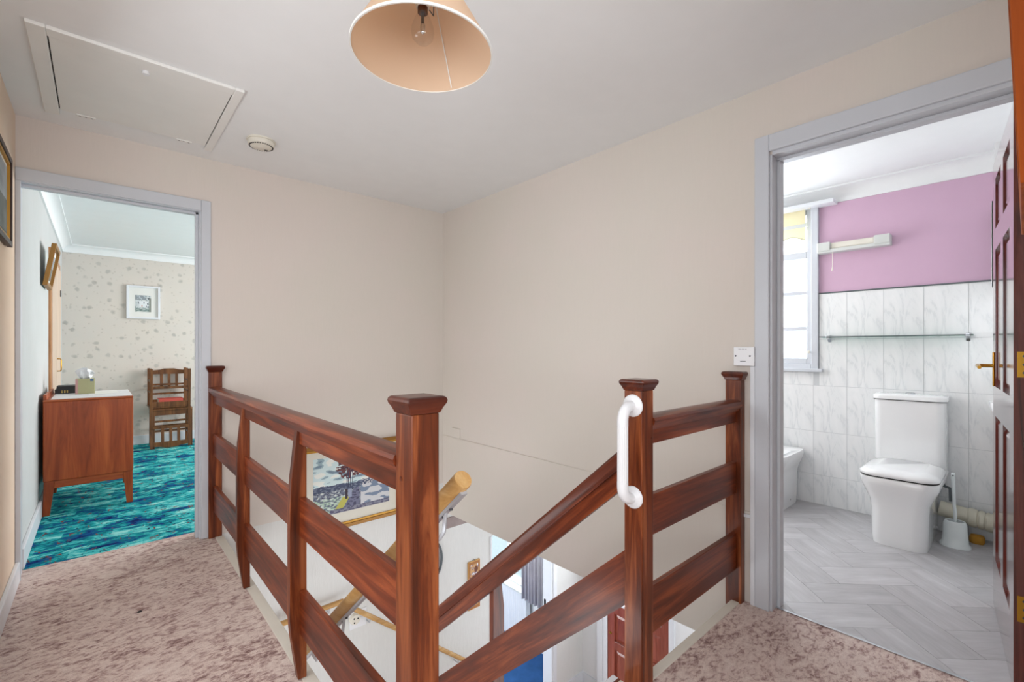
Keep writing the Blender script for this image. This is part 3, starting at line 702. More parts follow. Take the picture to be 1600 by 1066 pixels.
# picture on the left wall
def dark_land(u, v):
    n = nz3(u*5, v*5, 4); return [92+40*n, 98+36*n, 92+36*n] if v < .5 else [150+30*n, 156+30*n, 160+30*n]
framed('framed_picture', 'dark framed picture with gold inner slip on the peach wall', lambda a, d, z: (XL+d, a, z), 2.45, 3.01, 1.60, 1.99, .022, .022, ('dark_frame', 'mat_board'), dark_land, (2.50, 2.96, 1.65, 1.94), 20, 20, line='gold_bright')
# orange frame leaning off the wall by the bathroom door
def lean(a, d, z): return (a, -.060+.034+d+(z-1.44)*.0385, z)
framed('framed_picture', 'orange varnished wooden frame leaning from the wall by bathroom door', lambda a, d, z: (a, -.0555+d*1.0+(z-1.44)*.0387+.03, z), 1.2, 1.75, 1.44, 2.05, .04, .030, ('orange_wood', 'mat_board'), dark_land, (1.26, 1.69, 1.5, 1.99), 10, 10)
# plaque and oval mirror on the white stairwell wall
def plaque(u, v):
    c = [196, 150, 96]
    if .14 < u < .86 and .05 < v < .95:
        c = [204, 160, 108]
        if v > .6:
            n = nz3(u*7, v*14, 3)
            if n > .05: c = [120, 112, 140]
            if n > .3: c = [232, 232, 236]
            if (u-.66)**2+((v-.83)*2.6)**2 < .03: c = [110, 60, 40]
        if v < .3 and nz3(u*6, v*12, 8) > .05: c = [84, 120, 84]
    else: c = [168, 112, 60]
    return c
pq = thing('wall_plaque', 'tall narrow wooden plaque painted with flowers on stairwell wall', 'plaque', (2.51, YA, -1.2))
build('board', MB().box(2.447, 2.58, YA-.016, YA-.001, -1.195, -.762), 'pine_z', pq, bevel=.003)
build('hanger', MB().tube([(2.50, YA-.008, -.762), (2.513, YA-.008, -.748), (2.527, YA-.008, -.762)], .002, 6), 'black', pq)
painting('print', 2.453, 2.574, -1.189, -.768, 24, 70, plaque, pq, lambda a, z: (a, YA-.0175, z))
om = thing('oval_mirror', 'oval mirror with thin blue grey rim on the stairwell wall', 'mirror', (2.04, YA, -.63))
def ell(rx, rz, d, n=40): return [(2.055+rx*math.cos(2*PI*k/n), YA-d, -.63+rz*math.sin(2*PI*k/n)) for k in range(n)]
build('rim', MB().loft([ell(.125, .18, .001), ell(.125, .18, .014), ell(.112, .165, .014), ell(.112, .165, .006)], cap=False), 'rod_grey', om, smooth=40)
build('glass', MB().loft([ell(.113, .166, .004), ell(.113, .166, .007)]), 'chrome', om)
sk = thing('cable_socket', 'small round wired socket on white square plate under the pale handrail', 'socket', (1.42, YA, -.85))
build('plate', MB().box(1.37, 1.50, YA-.008, YA, -.93, -.80), 'white_plastic', sk, bevel=.003)
fc = build('round_cover', MB().lathe([(0, -.03), (.035, -.028), (.04, -.018), (.04, 0)], (1.405, YA-.008, -.85), 20, axis=1), 'off_white_plastic', sk, smooth=40)
for dx, dz in ((-.012, .012), (.016, .006), (-.01, -.018)): build('terminal', MB().lathe([(0, -.031), (.006, -.031), (.006, -.026)], (1.405+dx, YA-.008, -.85+dz), 8, axis=1), 'black', fc)

# ------------------------------------------------------------------ bedroom
ch = thing('wooden_chest', 'polished teak chest on splayed legs standing along bedroom wall', 'chest', (-.05, 5.0, 0))
cx0, cx1, cy0, cy1 = -.288, .188, 4.462, 5.20
build('body', MB().box(cx0, cx1, cy0, cy1, .236, .784), 'teak_z', ch, bevel=.006)
build('top', MB().box(cx0, cx1, cy0, cy1, .784, .797), 'teak_x', ch, bevel=.003)
build('back_ledge', MB().prism([(cx0, .797), (cx0+.016, .797), (cx0+.016, .83), (cx0, .83)], 1, cy0+.03, cy1), 'teak_x', ch)
for y in (cy0+.012, cy1-.052): build('base_rail', MB().box(cx0+.03, cx1-.01, y, y+.04, .185, .236), 'teak_x', ch, bevel=.004)
for x in (cx0+.012, cx1-.04): build('side_rail', MB().box(x, x+.03, cy0+.05, cy1-.05, .19, .236), 'teak_x', ch)
for sx in (-1, 1):
    for y, sy in ((cy0+.005, -1), (cy1-.055, 1)):
        x = cx0+.004 if sx < 0 else cx1-.058; dx = .014*sx
        build('leg', MB().loft([[(x+dx+.006, y+.006, 0), (x+dx+.042, y+.006, 0), (x+dx+.042, y+.042, 0), (x+dx+.006, y+.042, 0)], [(x, y, .236), (x+.055, y, .236), (x+.055, y+.05, .236), (x, y+.05, .236)]]), 'teak_z', ch, bevel=.003)
ZT = .797
tag(build('table_runner', MB().loft([rrect(cx0+.035, cx1-.005, cy0+.03, cy1-.03, .01, z) for z in (ZT, ZT+.002)]), 'runner_cloth'), 'white cloth runner lying on the teak chest', 'cloth')
tag(build('paper_sheet', MB().loft([[(-.06, 4.75, z), (.12, 4.82, z), (.10, 5.15, z), (-.08, 5.08, z)] for z in (ZT+.0025, ZT+.0045)]), 'white_mat'), 'white sheet of paper beside the tissue box on chest', 'paper')
tb = thing('tissue_box', 'olive cardboard tissue box with a tissue pulled up on the chest', 'tissue box', (-.085, 4.90, ZT+.002))
zb = ZT+.0025
build('carton', MB().box(-.138, -.028, 4.85, 4.96, zb, zb+.117), 'tissue_card', tb, bevel=.002)
build('side_print', MB().box(-.1385, -.124, 4.8492, 4.8500, zb+.001, zb+.116), 'tissue_pink', tb)
build('corner_print', MB().box(-.054, -.036, 4.8490, 4.8500, zb+.098, zb+.115), 'tissue_blue', tb)
ti = MB(); base = []; 
for j in range(7):
    k = j/6; row = []
    for i in range(9):
        u = i/8-.5
        row.append((-.083+u*.072*(1-.35*k)+.028*k*(u*2.2)+.004*math.sin(9*u+3*k), 4.905+.016*math.sin(u*14+k*3)*(1-.2*k), zb+.115+.088*k*(1-1.6*(u-.02)*(u-.02)-.28*u*k)))
    base.append(row)
ti.loft(base, cap=False, closed=False)
tis = build('tissue', ti, 'tissue_paper', tb, smooth=60); so = tis.modifiers.new('thick', 'SOLIDIFY'); so.thickness = .001
for i, (a, b, z0, h) in enumerate(((-.258, -.128, zb, .031), (-.248, -.128, zb+.031, .026))):
    bk = thing('book', ['black book with gilt bands on its spine under another', 'plain black book lying on the gilt banded one'][i], 'book', ((a+b)/2, 5.09, z0), group='black books on the chest')
    build('cover', MB().box(a, b, 5.0, 5.18, z0, z0+.003).box(a, b, 5.0, 5.18, z0+h-.003, z0+h).box(a, b, 4.997, 5.001, z0, z0+h), 'dark_book', bk)
    build('pages', MB().box(a+.003, b-.003, 5.001, 5.176, z0+.003, z0+h-.003), 'book_pages', bk)
    if i == 0:
        for q in (.036, .052, .066): build('spine_band', MB().box(a+q, a+q+.008, 4.9955, 4.997, z0+.006, z0+h-.006), 'gold_print', bk)
# small gold picture on bedroom side wall, leaning forward
def bed_lean(a, d, z): return (XL+.006+d+max(0, (z-1.60))*.16, a, z)
framed('framed_picture', 'small gold framed picture leaning forward above the chest', bed_lean, 4.60, 5.02, 1.60, 1.90, .024, .03, ('gold_frame', 'white_mat'), dark_land, (4.66, 4.96, 1.66, 1.84), 8, 8)
def cottage(u, v):
    n = nz3(u*9, v*9, 6)
    c = [206, 212, 214] if n < .15 else [150, 164, 168]
    if v > .72 and u < .7: c = [140, 148, 154] if n < .25 else [190, 200, 206]
    if .25 < u < .8 and .3 < v < .66: c = [226, 230, 234]
    for p, q in ((.2, .58), (.86, .8), (.55, .55), (.78, .5), (.7, .33), (.8, .3)):
        if abs(u-p) < .035 and abs(v-q) < .05: c = [66, 72, 84]
    if abs(u-.42) < .03 and abs(v-.34) < .05: c = [196, 120, 70]
    if v < .22: c = [110, 130, 128] if nz3(u*6, v*20, 2) < .1 else [190, 200, 196]
    if u > .88 and v < .85: c = [136, 142, 134]
    return c
framed('framed_picture', 'white framed small cottage print on the flower wallpaper', lambda a, d, z: (a, YBED-d, z), .235, .553, 1.508, 1.905, .022, .03, ('white_paint', 'white_mat'), cottage, (.316, .466, 1.594, 1.793), 40, 50)
# built-in cupboard in the left bedroom wall
cu = thing('cupboard_door', 'pine cupboard door with brass handle in bedroom side wall', 'cupboard door', (XL, 5.9, 0))
build('frame', MB().box(XL, XL+.016, 5.30, 5.36, 0, 1.98).box(XL, XL+.016, 6.42, 6.48, 0, 1.98).box(XL, XL+.016, 5.36, 6.42, 1.92, 1.98), 'pine_brown', cu, bevel=.003)
build('door_panel', MB().box(XL, XL+.022, 5.365, 5.885, .05, 1.915), 'pale_pine', cu, bevel=.003)
build('door_panel', MB().box(XL, XL+.022, 5.895, 6.415, .05, 1.915), 'pale_pine', cu, bevel=.003)
build('handle', MB().tube([(XL+.022, 5.86, .946), (XL+.046, 5.86, .948), (XL+.050, 5.86, .96), (XL+.050, 5.86, 1.045), (XL+.046, 5.86, 1.057), (XL+.022, 5.86, 1.059)], .005, 10), 'brass', cu, smooth=50)
build('catch', MB().box(XL+.022, XL+.03, 6.30, 6.34, 1.66, 1.72), 'screw_grey', cu)
# chairs
def make_chair(label):
    t = thing('dining_chair', label, 'chair', (.615, 6.80, 0), group='oak chairs stacked seat to seat')
    W = .178
    def add(nm, mb, mat='oak_dark', **k): return build(nm, mb, mat, t, world=False, **k)
    add('seat', MB().loft([rrect(-W-.015, W+.015, -.20, .17, .02, .435), rrect(-W-.015, W+.015, -.20, .17, .02, .455)]), bevel=.003)
    add('seat_panel', MB().loft([rrect(-W+.02, W-.02, -.16, .14, .02, .430), rrect(-W+.02, W-.02, -.16, .14, .02, .4575)]), 'rattan')
    for s in (-1, 1):
        add('leg', MB().loft([[(s*W+a, -.18+b, z) for a, b in ((-.013, -.013), (.013, -.013), (.013, .013), (-.013, .013))] for z in (0, .435)]), bevel=.002)
        add('leg', MB().loft([[(s*W+a, y+b, z) for a, b in ((-.014, -.012), (.014, -.012), (.014, .012), (-.014, .012))] for z, y in ((0, .20), (.44, .17), (.70, .175), (.91, .20))]), bevel=.002)
        add('stretcher', MB().box(s*W-.008, s*W+.008, -.17, .185, .13, .15)); add('stretcher', MB().box(s*W-.008, s*W+.008, -.17, .185, .26, .28))
    for y, z in ((-.18, .19), (-.18, .30), (.185, .2)): add('stretcher', MB().box(-W, W, y-.008, y+.008, z, z+.022))
    add('apron', MB().box(-W, W, -.19, -.172, .38, .435)); add('apron', MB().box(-W, W, .16, .178, .38, .435))
    cr = [(-W, .84), (-.06, .84), (0, .84), (.06, .84), (W, .84), (W, .885), (.09, .895), (.05, .908), (-.05, .908), (-.09, .895), (-W, .885)]
    add('crest_rail', MB().prism(cr, 1, .187, .203), bevel=.002)
    add('back_rail', MB().box(-W, W, .172, .188, .66, .69)); 
    for x in (-.075, 0, .075): add('slat', MB().loft([[(x-.014, y, z), (x+.014, y, z), (x+.014, y+.010, z), (x-.014, y+.010, z)] for z, y in ((.68, .176), (.85, .19))]))
    return t
c1 = make_chair('upright oak dining chair at the bottom of the stacked pair')
c2 = copy_tree(c1); c2['label'] = 'oak dining chair turned upside down on the upright one'
c2.rotation_euler = (PI, 0, 0); c2.location = (.615, 6.812, .917)
c1.location = (.635, 6.83, 0)
bx_, bz_ = .50, .917-.435+.001
for nm, (x0, x1, z0, z1), mat, lab in (('book', (.505, .755, bz_, bz_+.022), 'book_pages', 'thin cream book under the red one on the stacked chairs'), ('book', (.505, .735, bz_+.022, bz_+.085), 'red_book', 'thick red book on the stacked oak chairs')):
    bk = thing(nm, lab, 'book', ((x0+x1)/2, 6.72, z0), group='books on the chairs')
    build('cover', MB().box(x0, x1, 6.64, 6.82, z0, z0+.003).box(x0, x1, 6.64, 6.82, z1-.003, z1).box(x0, x1, 6.636, 6.641, z0, z1), mat, bk)
    build('pages', MB().box(x0+.004, x1-.004, 6.641, 6.816, z0+.003, z1-.003), 'book_pages', bk)

# ------------------------------------------------------------------ bathroom door
HX, HY = 2.262, .006
dv_ = Vector((.72, .0685, 0)); ang = math.atan2(dv_.y, dv_.x); DL = .735
dr_ = thing('door_1', 'glossy dark mahogany bathroom door standing open with six panels', 'door', (HX, HY, 0), ang, kind='structure')
def dp(name, mb, mat, **k): return build(name, mb, mat, k.pop('parent', dr_), world=False, **k)
TH = .0175   # half thickness; local x along the leaf, local y across, +y faces the camera
def leafbox(x0, x1, z0, z1, h=TH): return MB().box(x0, x1, -h, h, z0, z1)
H = 1.972; rows = [(.235, .858), (.985, 1.578), (1.668, 1.885)]; colsx = [(.105, .325), (.41, .63)]
dp('stile', leafbox(0, .105, .008, H), 'door_wood'); dp('stile', leafbox(.63, DL, .008, H), 'door_wood')
dp('mullion', leafbox(.325, .41, .235, 1.885), 'door_wood')
for z0, z1 in ((.008, .235), (.858, .985), (1.578, 1.668), (1.885, H)):
    dp('door_rail', leafbox(.105, .63, z0, z1) if z0 in (.008, 1.885) else boxes((.105, .325, -TH, TH, z0, z1), (.41, .63, -TH, TH, z0, z1)), 'door_wood')
for z0, z1 in rows:
    for x0, x1 in colsx:
        m = MB(); 
        def rr(e, y): return [(x0+e, y, z0+e), (x1-e, y, z0+e), (x1-e, y, z1-e), (x0+e, y, z1-e)]
        m.loft([rr(.03, -.012), rr(.0, -.005), rr(.0, .003), rr(.012, .004), rr(.035, .012)])
        dp('panel', m, 'door_wood')
hl = dp('lever_handle', MB().box(.650, .690, TH, TH+.006, .985, 1.135), 'brass', bevel=.003)
dp('lever', MB().tube([(.67, TH+.004, 1.075), (.67, TH+.045, 1.075), (.660, TH+.052, 1.075), (.56, TH+.052, 1.070)], [.008, .008, .0085, .007], 10), 'brass', parent=hl, smooth=50)
for z in (1.055, .248): 
    hg = dp('hinge', MB().box(-.0022, .0, -TH+.0, TH-.008, z, z+.085), 'brass')
    for q in (.015, .042, .07): dp('screw', MB().lathe([(0, -.0032), (.004, -.003), (.004, -.002)], (0, -.006, z+q), 8, axis=0), 'screw_grey', parent=hg)

# ------------------------------------------------------------------ bathroom fittings
wn = thing('window_1', 'white framed bathroom window with frosted panes', 'window', (XF, 1.5, 1.0), kind='structure')
build('window_frame', boxes((XF-.03, XF+.06, 1.014, 1.060, .999, 2.235), (XF-.03, XF+.06, 1.98, 2.02, .999, 2.235), (XF-.03, XF+.06, 1.06, 1.98, 2.195, 2.235), (XF-.03, XF+.06, 1.06, 1.98, .999, 1.035)), 'frame_paint', wn, bevel=.004)
build('casement', boxes((XF-.012, XF+.04, 1.060, 1.092, 1.035, 2.195), (XF-.012, XF+.04, 1.94, 1.98, 1.035, 2.195), (XF-.012, XF+.04, 1.092, 1.94, 1.035, 1.078), (XF-.012, XF+.04, 1.092, 1.94, 1.828, 1.882), (XF-.012, XF+.04, 1.092, 1.94, 2.155, 2.195)), 'frame_paint', wn, bevel=.004)
for z in (1.302, 1.571, 2.085): build('glazing_bar', MB().box(XF-.006, XF+.03, 1.092, 1.94, z-.014, z+.014), 'frame_paint', wn)
for z0, z1 in ((1.078, 1.288), (1.316, 1.557), (1.585, 1.828), (1.882, 2.071), (2.099, 2.155)): build('pane', MB().box(XF+.012, XF+.016, 1.092, 1.94, z0, z1), 'frosted_glass', wn)
build('sill', MB().box(XF-.055, XF+.01, .985, 2.04, .978, 1.002), 'frame_paint', wn, bevel=.004)
build('stay_knob', MB().lathe([(0, -.02), (.009, -.018), (.011, -.008), (.009, 0)], (XF-.03, 1.071, 1.125), 14, axis=0), 'off_white_plastic', wn, smooth=50)
rb = thing('roller_blind', 'rolled cream blind with scalloped hem over the bathroom window', 'blind', (XF-.05, 1.5, 2.2))
build('roller', MB().tube([(XF-.052, 1.075, 2.205), (XF-.052, 1.95, 2.205)], .018, 16), 'white_plastic', rb, smooth=50)
build('end_bracket', MB().lathe([(0, 0), (.02, 0), (.02, -.014), (.008, -.018), (0, -.018)], (XF-.052, 1.070, 2.205), 16, axis=1), 'off_white_plastic', rb, smooth=50)
hem = []
for i in range(61):
    y = 1.095+(1.93-1.095)*i/60; hem.append((y, 1.975+.022*math.cos((y-1.19)*2*PI/.28)))
build('fabric', MB().loft([[(XF-.034, y, z) for y, z in hem], [(XF-.034, y, 2.20) for y, z in hem]], cap=False, closed=False), 'blind_fabric', rb)
build('hem_braid', MB().tube([(XF-.0345, y, z) for y, z in hem], .0035, 6), 'tissue_card', rb)
build('bottom_rail', MB().box(XF-.0365, XF-.0345, 1.095, 1.93, 2.062, 2.088), 'grey_white', rb)
struct('trim_17', boxes((XF-.11, XF-.0, .90, 2.2, 2.192, 2.218)), 'white_paint', 'white boxed pelmet board above the bathroom window', 'pelmet', bevel=.002)
sl = thing('strip_light', 'white strip light with pull cord on the lilac wall', 'wall light', (XF, .8, 1.84))
build('body', MB().box(XF-.075, XF, .592, 1.008, 1.842, 1.866), 'grey_white', sl, bevel=.004)
build('end_cap', MB().box(XF-.085, XF, .592, .678, 1.855, 1.916), 'grey_white', sl, bevel=.005)
build('end_cap', MB().box(XF-.085, XF, .928, 1.008, 1.855, 1.916), 'grey_white', sl, bevel=.005)
build('diffuser', MB().box(XF-.066, XF, .678, .928, 1.866, 1.910), 'off_white_plastic', sl, bevel=.008)
build('pull_cord', MB().tube([(XF-.06, .918, 1.845), (XF-.06, .918, 1.735)], .0016, 6), 'off_white_plastic', sl)
build('cord_pull', MB().lathe([(.002, .03), (.004, .015), (.0045, 0), (0, 0)], (XF-.06, .918, 1.708), 10), 'off_white_plastic', sl, smooth=50)
gs = thing('glass_shelf', 'narrow glass shelf on chrome brackets across the tiles', 'shelf', (XF, .6, 1.23))
build('glass', MB().box(XF-.115, XF-.012, .205, .985, 1.231, 1.237), 'shelf_glass', gs)
build('glass_edge', MB().box(XF-.117, XF-.115, .205, .985, 1.231, 1.237), 'rod_grey', gs)
for y in (.945, .228): build('bracket', MB().prism([(XF-.009, 1.250), (XF-.07, 1.243), (XF-.07, 1.226), (XF-.03, 1.216), (XF-.009, 1.195)], 1, y-.011, y+.011), 'chrome', gs, bevel=.003)
mc = thing('mirror', 'dark edged mirror fixed to the boxed-in bathroom corner', 'mirror', (3.8, .115, 1.5))
build('frame', MB().box(3.752, 3.94, .113, .121, 1.50, 1.985), 'black', mc)
build('glass', MB().box(3.758, 3.934, .121, .123, 1.506, 1.979), 'chrome', mc)
# toilet
def toilet_ring(xf, xb, w, z, r, yc=.487, n=6): return rrect(xf, xb, yc-w/2, yc+w/2, r, z, n)
tl = thing('toilet', 'white square-edged close coupled toilet with closed lid', 'toilet', (3.65, .487, 0))
build('pan', MB().loft([toilet_ring(3.418, 3.94, .252, 0, .07), toilet_ring(3.412, 3.94, .256, .04, .07), toilet_ring(3.408, 3.945, .262, .20, .07), toilet_ring(3.402, 3.95, .275, .26, .07), toilet_ring(3.385, 3.955, .318, .315, .075), toilet_ring(3.372, 3.957, .35, .355, .08), toilet_ring(3.368, 3.957, .358, .395, .08), toilet_ring(3.376, 3.957, .345, .402, .08)]), 'ceramic', tl, smooth=60)
build('seat_gap', MB().loft([toilet_ring(3.370, 3.80, .355, .400, .082), toilet_ring(3.370, 3.80, .355, .409, .082)]), 'dark_gap', tl)
build('lid', MB().loft([toilet_ring(3.366, 3.80, .360, .407, .085), toilet_ring(3.362, 3.80, .366, .414, .085), toilet_ring(3.366, 3.80, .360, .428, .085), toilet_ring(3.385, 3.80, .325, .440, .085), toilet_ring(3.45, 3.79, .22, .447, .06)]), 'ceramic', tl, smooth=60)
build('cistern', MB().loft([toilet_ring(3.80, 3.957, .345, .40, .045), toilet_ring(3.785, 3.957, .345, .46, .045), toilet_ring(3.776, 3.957, .345, .822, .045)]), 'ceramic', tl, smooth=60)
build('cistern_gap', MB().loft([toilet_ring(3.770, 3.955, .356, .821, .045), toilet_ring(3.770, 3.955, .356, .8275, .045)]), 'dark_gap', tl)
cl_ = build('cistern_lid', MB().loft([toilet_ring(3.766, 3.957, .362, .826, .05), toilet_ring(3.764, 3.957, .364, .846, .05), toilet_ring(3.772, 3.955, .352, .857, .05), toilet_ring(3.80, 3.94, .30, .861, .05)]), 'ceramic', tl, smooth=60)
build('flush_button', MB().lathe([(.024, 0), (.024, .006), (.02, .009), (0, .009)], (3.865, .487, .861), 24), 'chrome', cl_, smooth=40)
build('hinge_cap', MB().box(3.79, 3.812, .318, .345, .407, .417), 'chrome', tl)
build('floor_screw', MB().lathe([(0, -.006), (.006, -.005), (.007, 0)], (3.80, .357, .06), 10, axis=1), 'white_plastic', tl)
tag(build('pipe_valve', MB().tube([(3.945, .335, .30), (3.90, .335, .30), (3.90, .305, .29), (3.90, .302, .21)], .008, 10), 'rod_grey', smooth=50), 'dark water valve and pipe behind the toilet', 'pipe')
sp = thing('soil_pipe', 'cream plastic soil pipe running from toilet to the corner', 'pipe', (3.88, .25, .14))
build('pipe', MB().tube([(3.90, .353, .158), (3.90, .113, .122)], .046, 24), 'soil_pipe', sp, smooth=40)
for a, b in ((.225, .185), (.180, .155), (.150, .114)): 
    f_ = lambda y: .165-(.40-y)*.15
    build('collar', MB().tube([(3.90, a, f_(a)), (3.90, a-.004, f_(a)), (3.90, b+.004, f_(b)), (3.90, b, f_(b))], [.048, .0535, .0535, .048], 24), 'soil_pipe', sp, smooth=50)
bh = thing('toilet_brush', 'white toilet brush standing in its oval holder', 'toilet brush', (3.71, .268, 0))
def oval(rx, ry, z, n=28): return [(3.71+rx*math.cos(2*PI*k/n), .268+ry*math.sin(2*PI*k/n), z) for k in range(n)]
build('holder', MB().loft([oval(.058, .068, 0), oval(.058, .068, .012), oval(.047, .058, .024), oval(.045, .055, .06), oval(.042, .051, .13), oval(.036, .044, .148), oval(.031, .039, .147), oval(.034, .042, .125), oval(.034, .042, .05)]), 'brush_plastic', bh, smooth=55)
hdl = build('handle', MB().tube([(3.71, .268, .06), (3.71, .268, .20), (3.705, .272, .24), (3.70, .276, .40), (3.70, .276, .425)], [.008, .008, .0075, .0095, .008], 12), 'brush_plastic', bh, smooth=50)
build('hang_hole', MB().lathe([(0, -.0095), (.004, -.0095), (.004, -.006)], (3.70, .276, .412), 10, axis=0), 'screw_grey', hdl)
tag(build('sponge', MB().loft([rrect(3.83, 3.89, .152, .218, .025, z) if i else rrect(3.835, 3.885, .157, .213, .02, z) for i, z in ((0, 0), (1, .01), (1, .036), (0, .046))]), 'sponge', smooth=60), 'orange sponge on the floor under the soil pipe', 'sponge')
wb = thing('wash_basin', 'white wash basin edge showing behind the open door', 'basin', (3.35, .02, .7))
build('bowl', MB().loft([[(3.35+rx*math.cos(2*PI*k/28), max(-.058, .0+ry*math.sin(2*PI*k/28)), z) for k in range(28)] for rx, ry, z in ((.08, .05, .72), (.16, .095, .80), (.18, .118, .86), (.18, .120, .885), (.165, .105, .887), (.14, .08, .84))]), 'ceramic', wb, smooth=60)
build('pedestal', MB().loft([rrect(3.28, 3.42, -.058, .04, .03, z) for z in (0, .73)]), 'ceramic', wb, smooth=50)
# bidet
bd = thing('bidet', 'white floor-standing bidet with chrome mixer below window', 'bidet', (3.75, 1.27, 0))
def br_(xf, w, z, r=.075): return rrect(xf, 3.957, 1.272-w/2, 1.272+w/2, r, z, 6)
build('bowl', MB().loft([br_(3.515, .262, 0), br_(3.508, .268, .04), br_(3.50, .276, .24), br_(3.488, .30, .29), br_(3.468, .345, .34), br_(3.458, .362, .385), br_(3.462, .356, .40),
      rrect(3.51, 3.84, 1.272-.135, 1.272+.135, .09, .400, 6), rrect(3.53, 3.82, 1.272-.115, 1.272+.115, .09, .37, 6), rrect(3.60, 3.76, 1.272-.06, 1.272+.06, .05, .32, 6)]), 'ceramic', bd, smooth=55)
tp = build('mixer_tap', MB().lathe([(.022, 0), (.022, .008), (.017, .012), (.017, .05), (.02, .054), (.02, .09), (.015, .096), (0, .096)], (3.885, 1.255, .40), 20), 'chrome', bd, smooth=50)
build('spout', MB().tube([(3.885, 1.255, .435), (3.82, 1.26, .445), (3.79, 1.262, .43)], .011, 12), 'chrome', tp, smooth=50)
build('lever', MB().tube([(3.885, 1.255, .496), (3.84, 1.285, .512), (3.80, 1.31, .516)], .005, 8), 'chrome', tp, smooth=50)
build('overflow_ring', MB().lathe([(.006, -.004), (.014, -.003), (.015, 0), (.006, 0)], (3.823, 1.272, .385), 16, axis=0), 'chrome', bd, smooth=50)
build('side_screw', MB().lathe([(0, -.003), (.006, -.002), (.006, 0)], (3.75, 1.139, .05), 10, axis=1), 'screw_grey', bd)

# ------------------------------------------------------------------ downstairs, seen through the rails
fd = thing('door_2', 'red brown panelled front door with glazed top downstairs', 'door', (XFR, 2.61, GF), kind='structure')
d0, d1, zs = 2.255, 2.965, -1.53
build('stile', MB().box(XFR-.02, XFR+.03, d0, d0+.085, GF+.01, -.62), 'hall_door_wood', fd, bevel=.003)
build('stile', MB().box(XFR-.02, XFR+.03, d1-.085, d1, GF+.01, -.62), 'hall_door_wood', fd, bevel=.003)
build('mullion', MB().box(XFR-.02, XFR+.03, 2.575, 2.645, GF+.2, zs-.1), 'hall_door_wood', fd)
for z0, z1 in ((GF+.01, GF+.2), (-2.02, -1.93), (zs-.11, zs), (-.72, -.62)): build('door_rail', MB().box(XFR-.02, XFR+.03, d0+.085, d1-.085, z0, z1), 'hall_door_wood', fd, bevel=.003)
for y0, y1 in ((d0+.085, 2.575), (2.645, d1-.085)):
    for z0, z1 in ((GF+.2, -2.02), (-1.93, zs-.11)):
        build('panel', MB().loft([[(x, y0+e, z0+e), (x, y1-e, z0+e), (x, y1-e, z1-e), (x, y0+e, z1-e)] for x, e in ((XFR+.02, 0), (XFR+.006, 0), (XFR+.004, .012), (XFR-.006, .035))]), 'hall_door_wood', fd)
build('glass', MB().box(XFR+.006, XFR+.012, d0+.085, d1-.085, zs, -.72), 'frosted_glass', fd)
build('glazing_bead', MB().box(XFR-.026, XFR-.02, d0+.08, d1-.08, zs-.004, zs+.018), 'white_paint', fd)
build('lock', MB().lathe([(0, -.006), (.014, -.005), (.016, 0)], (XFR-.02, d1-.04, -1.86), 14, axis=0), 'brass', fd)
fr = thing('trim_18', 'white frame around the front door downstairs', 'door frame', (XFR, 2.61, GF), kind='structure')
build('jamb', MB().box(XFR-.03, XFR+.04, d1+.001, 3.02, GF, -.6), 'white_paint', fr); build('jamb', MB().box(XFR-.03, XFR+.04, 2.20, d0-.001, GF, -.6), 'white_paint', fr)
build('architrave', MB().box(XFR-.045, XFR-.001, 3.02, 3.09, GF, -.53), 'white_paint', fr, bevel=.004)
build('head', MB().box(XFR-.03, XFR+.04, d0, d1, -.618, -.6), 'white_paint', fr)
w2 = thing('window_2', 'white framed window downstairs above the radiator', 'window', (XFR, 4.6, -1.9), kind='structure')
build('window_frame', boxes((XFR-.02, XFR+.06, 3.9, 3.95, -1.9, -.5), (XFR-.02, XFR+.06, 5.25, 5.3, -1.9, -.5), (XFR-.02, XFR+.06, 3.95, 5.25, -.55, -.5), (XFR-.02, XFR+.06, 3.95, 5.25, -1.9, -1.85)), 'white_paint', w2, bevel=.004)
build('glazing_bar', boxes((XFR-.01, XFR+.05, 4.55, 4.60, -1.85, -.55), (XFR-.01, XFR+.05, 3.95, 5.25, -1.0, -.955)), 'white_paint', w2)
build('pane', MB().box(XFR+.018, XFR+.022, 3.95, 5.25, -1.85, -.55), 'clear_glass', w2)
build('sill', MB().box(XFR-.13, XFR+.0, 3.88, 5.32, -1.925, -1.9), 'grey_white', w2, bevel=.004)
rd = thing('radiator', 'white panel radiator below the downstairs window', 'radiator', (3.96, 4.7, GF))
m = MB(); pts = []
N = 60
for i in range(N+1):
    y = 4.15+1.1*i/N; pts.append((3.955-(.006 if (i % 2) else 0), y))
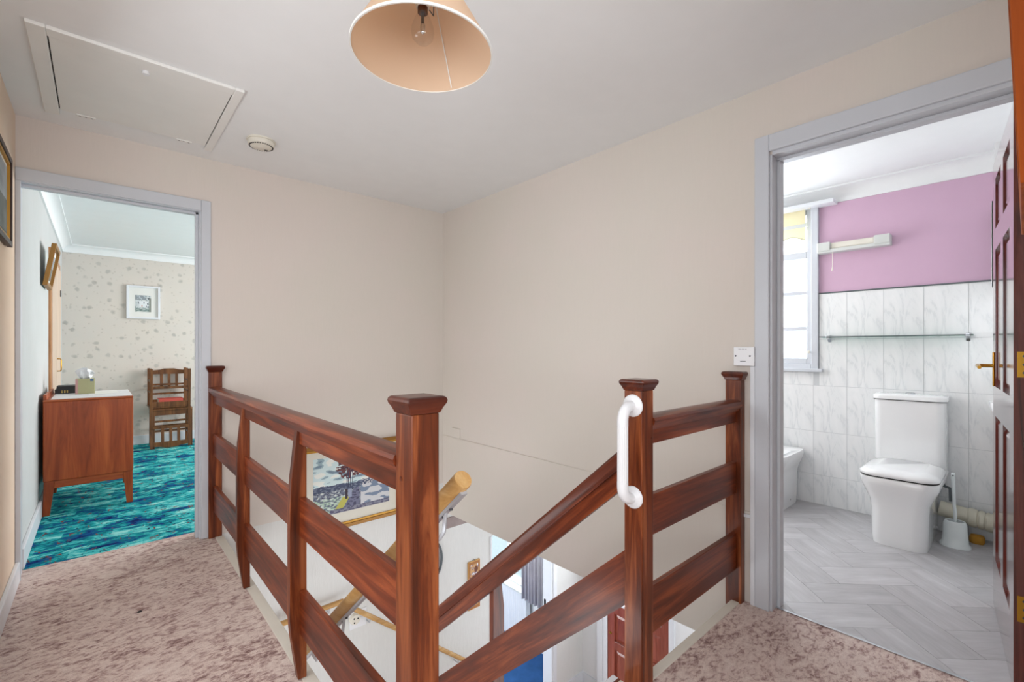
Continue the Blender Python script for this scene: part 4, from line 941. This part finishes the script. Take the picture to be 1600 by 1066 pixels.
m.loft([[(x, y, z) for x, y in pts]+[(3.985, 5.25, z), (3.985, 4.15, z)] for z in (GF+.05, -1.965)])
build('panel', m, 'white_paint', rd)
build('top_grille', MB().box(3.945, 4.02, 4.145, 5.255, -1.965, -1.945), 'white_paint', rd, bevel=.003)
for i in range(24): build('slot', MB().box(3.957, 4.018, 4.18+.044*i, 4.196+.044*i, -1.9455, -1.944), 'screw_grey', rd)
build('end_panel', MB().box(3.95, 4.02, 4.14, 4.150, GF+.06, -1.955), 'white_paint', rd)
build('valve', MB().tube([(3.98, 4.12, GF), (3.98, 4.12, GF+.18), (3.98, 4.15, GF+.18)], .012, 10), 'chrome', rd, smooth=50)
build('wall_bracket', MB().box(3.985, XFR-.004, 4.4, 4.44, GF+.3, GF+.5), 'screw_grey', rd)
cu2 = thing('curtain', 'grey pleated curtain hanging beside the downstairs window', 'curtain', (3.88, 3.97, -1.92))
pts = [(3.88+.028*math.sin(i*.62)+.008*math.sin(i*1.7), 3.80+.34*i/64) for i in range(65)]
fbr = build('fabric', MB().loft([[(x, y, z) for x, y in pts] for z in (-1.915, -1.2, -.30)], cap=False, closed=False), 'grey_curtain', cu2, smooth=60)
so = fbr.modifiers.new('thick', 'SOLIDIFY'); so.thickness = .004
build('curtain_pole', MB().tube([(3.88, 3.6, -.29), (3.88, 5.4, -.29)], .012, 12), 'white_paint', cu2, smooth=40)
tag(build('hedge', MB().loft([[(7.0+.5*nz3(k*.7, j*.9, 2), 2.0+k*.8, GF+.6*j+.2*nz3(k, j, 1)) for k in range(10)] for j in range(4)], cap=False, closed=False), plain('leaf_green', (96, 128, 78), .9, var=.5), smooth=60), 'green garden hedge beyond the downstairs window', 'hedge')
tag(build('fluff_crumb', MB().loft([[(.13+.010*k*math.cos(q*PI/3), 2.577+.006*k*math.sin(q*PI/3), z) for q in range(6)] for k, z in ((.7, 0), (1, .003), (.5, .006))]), 'black', smooth=60), 'tiny dark crumb lying on the mauve landing carpet', 'crumb')
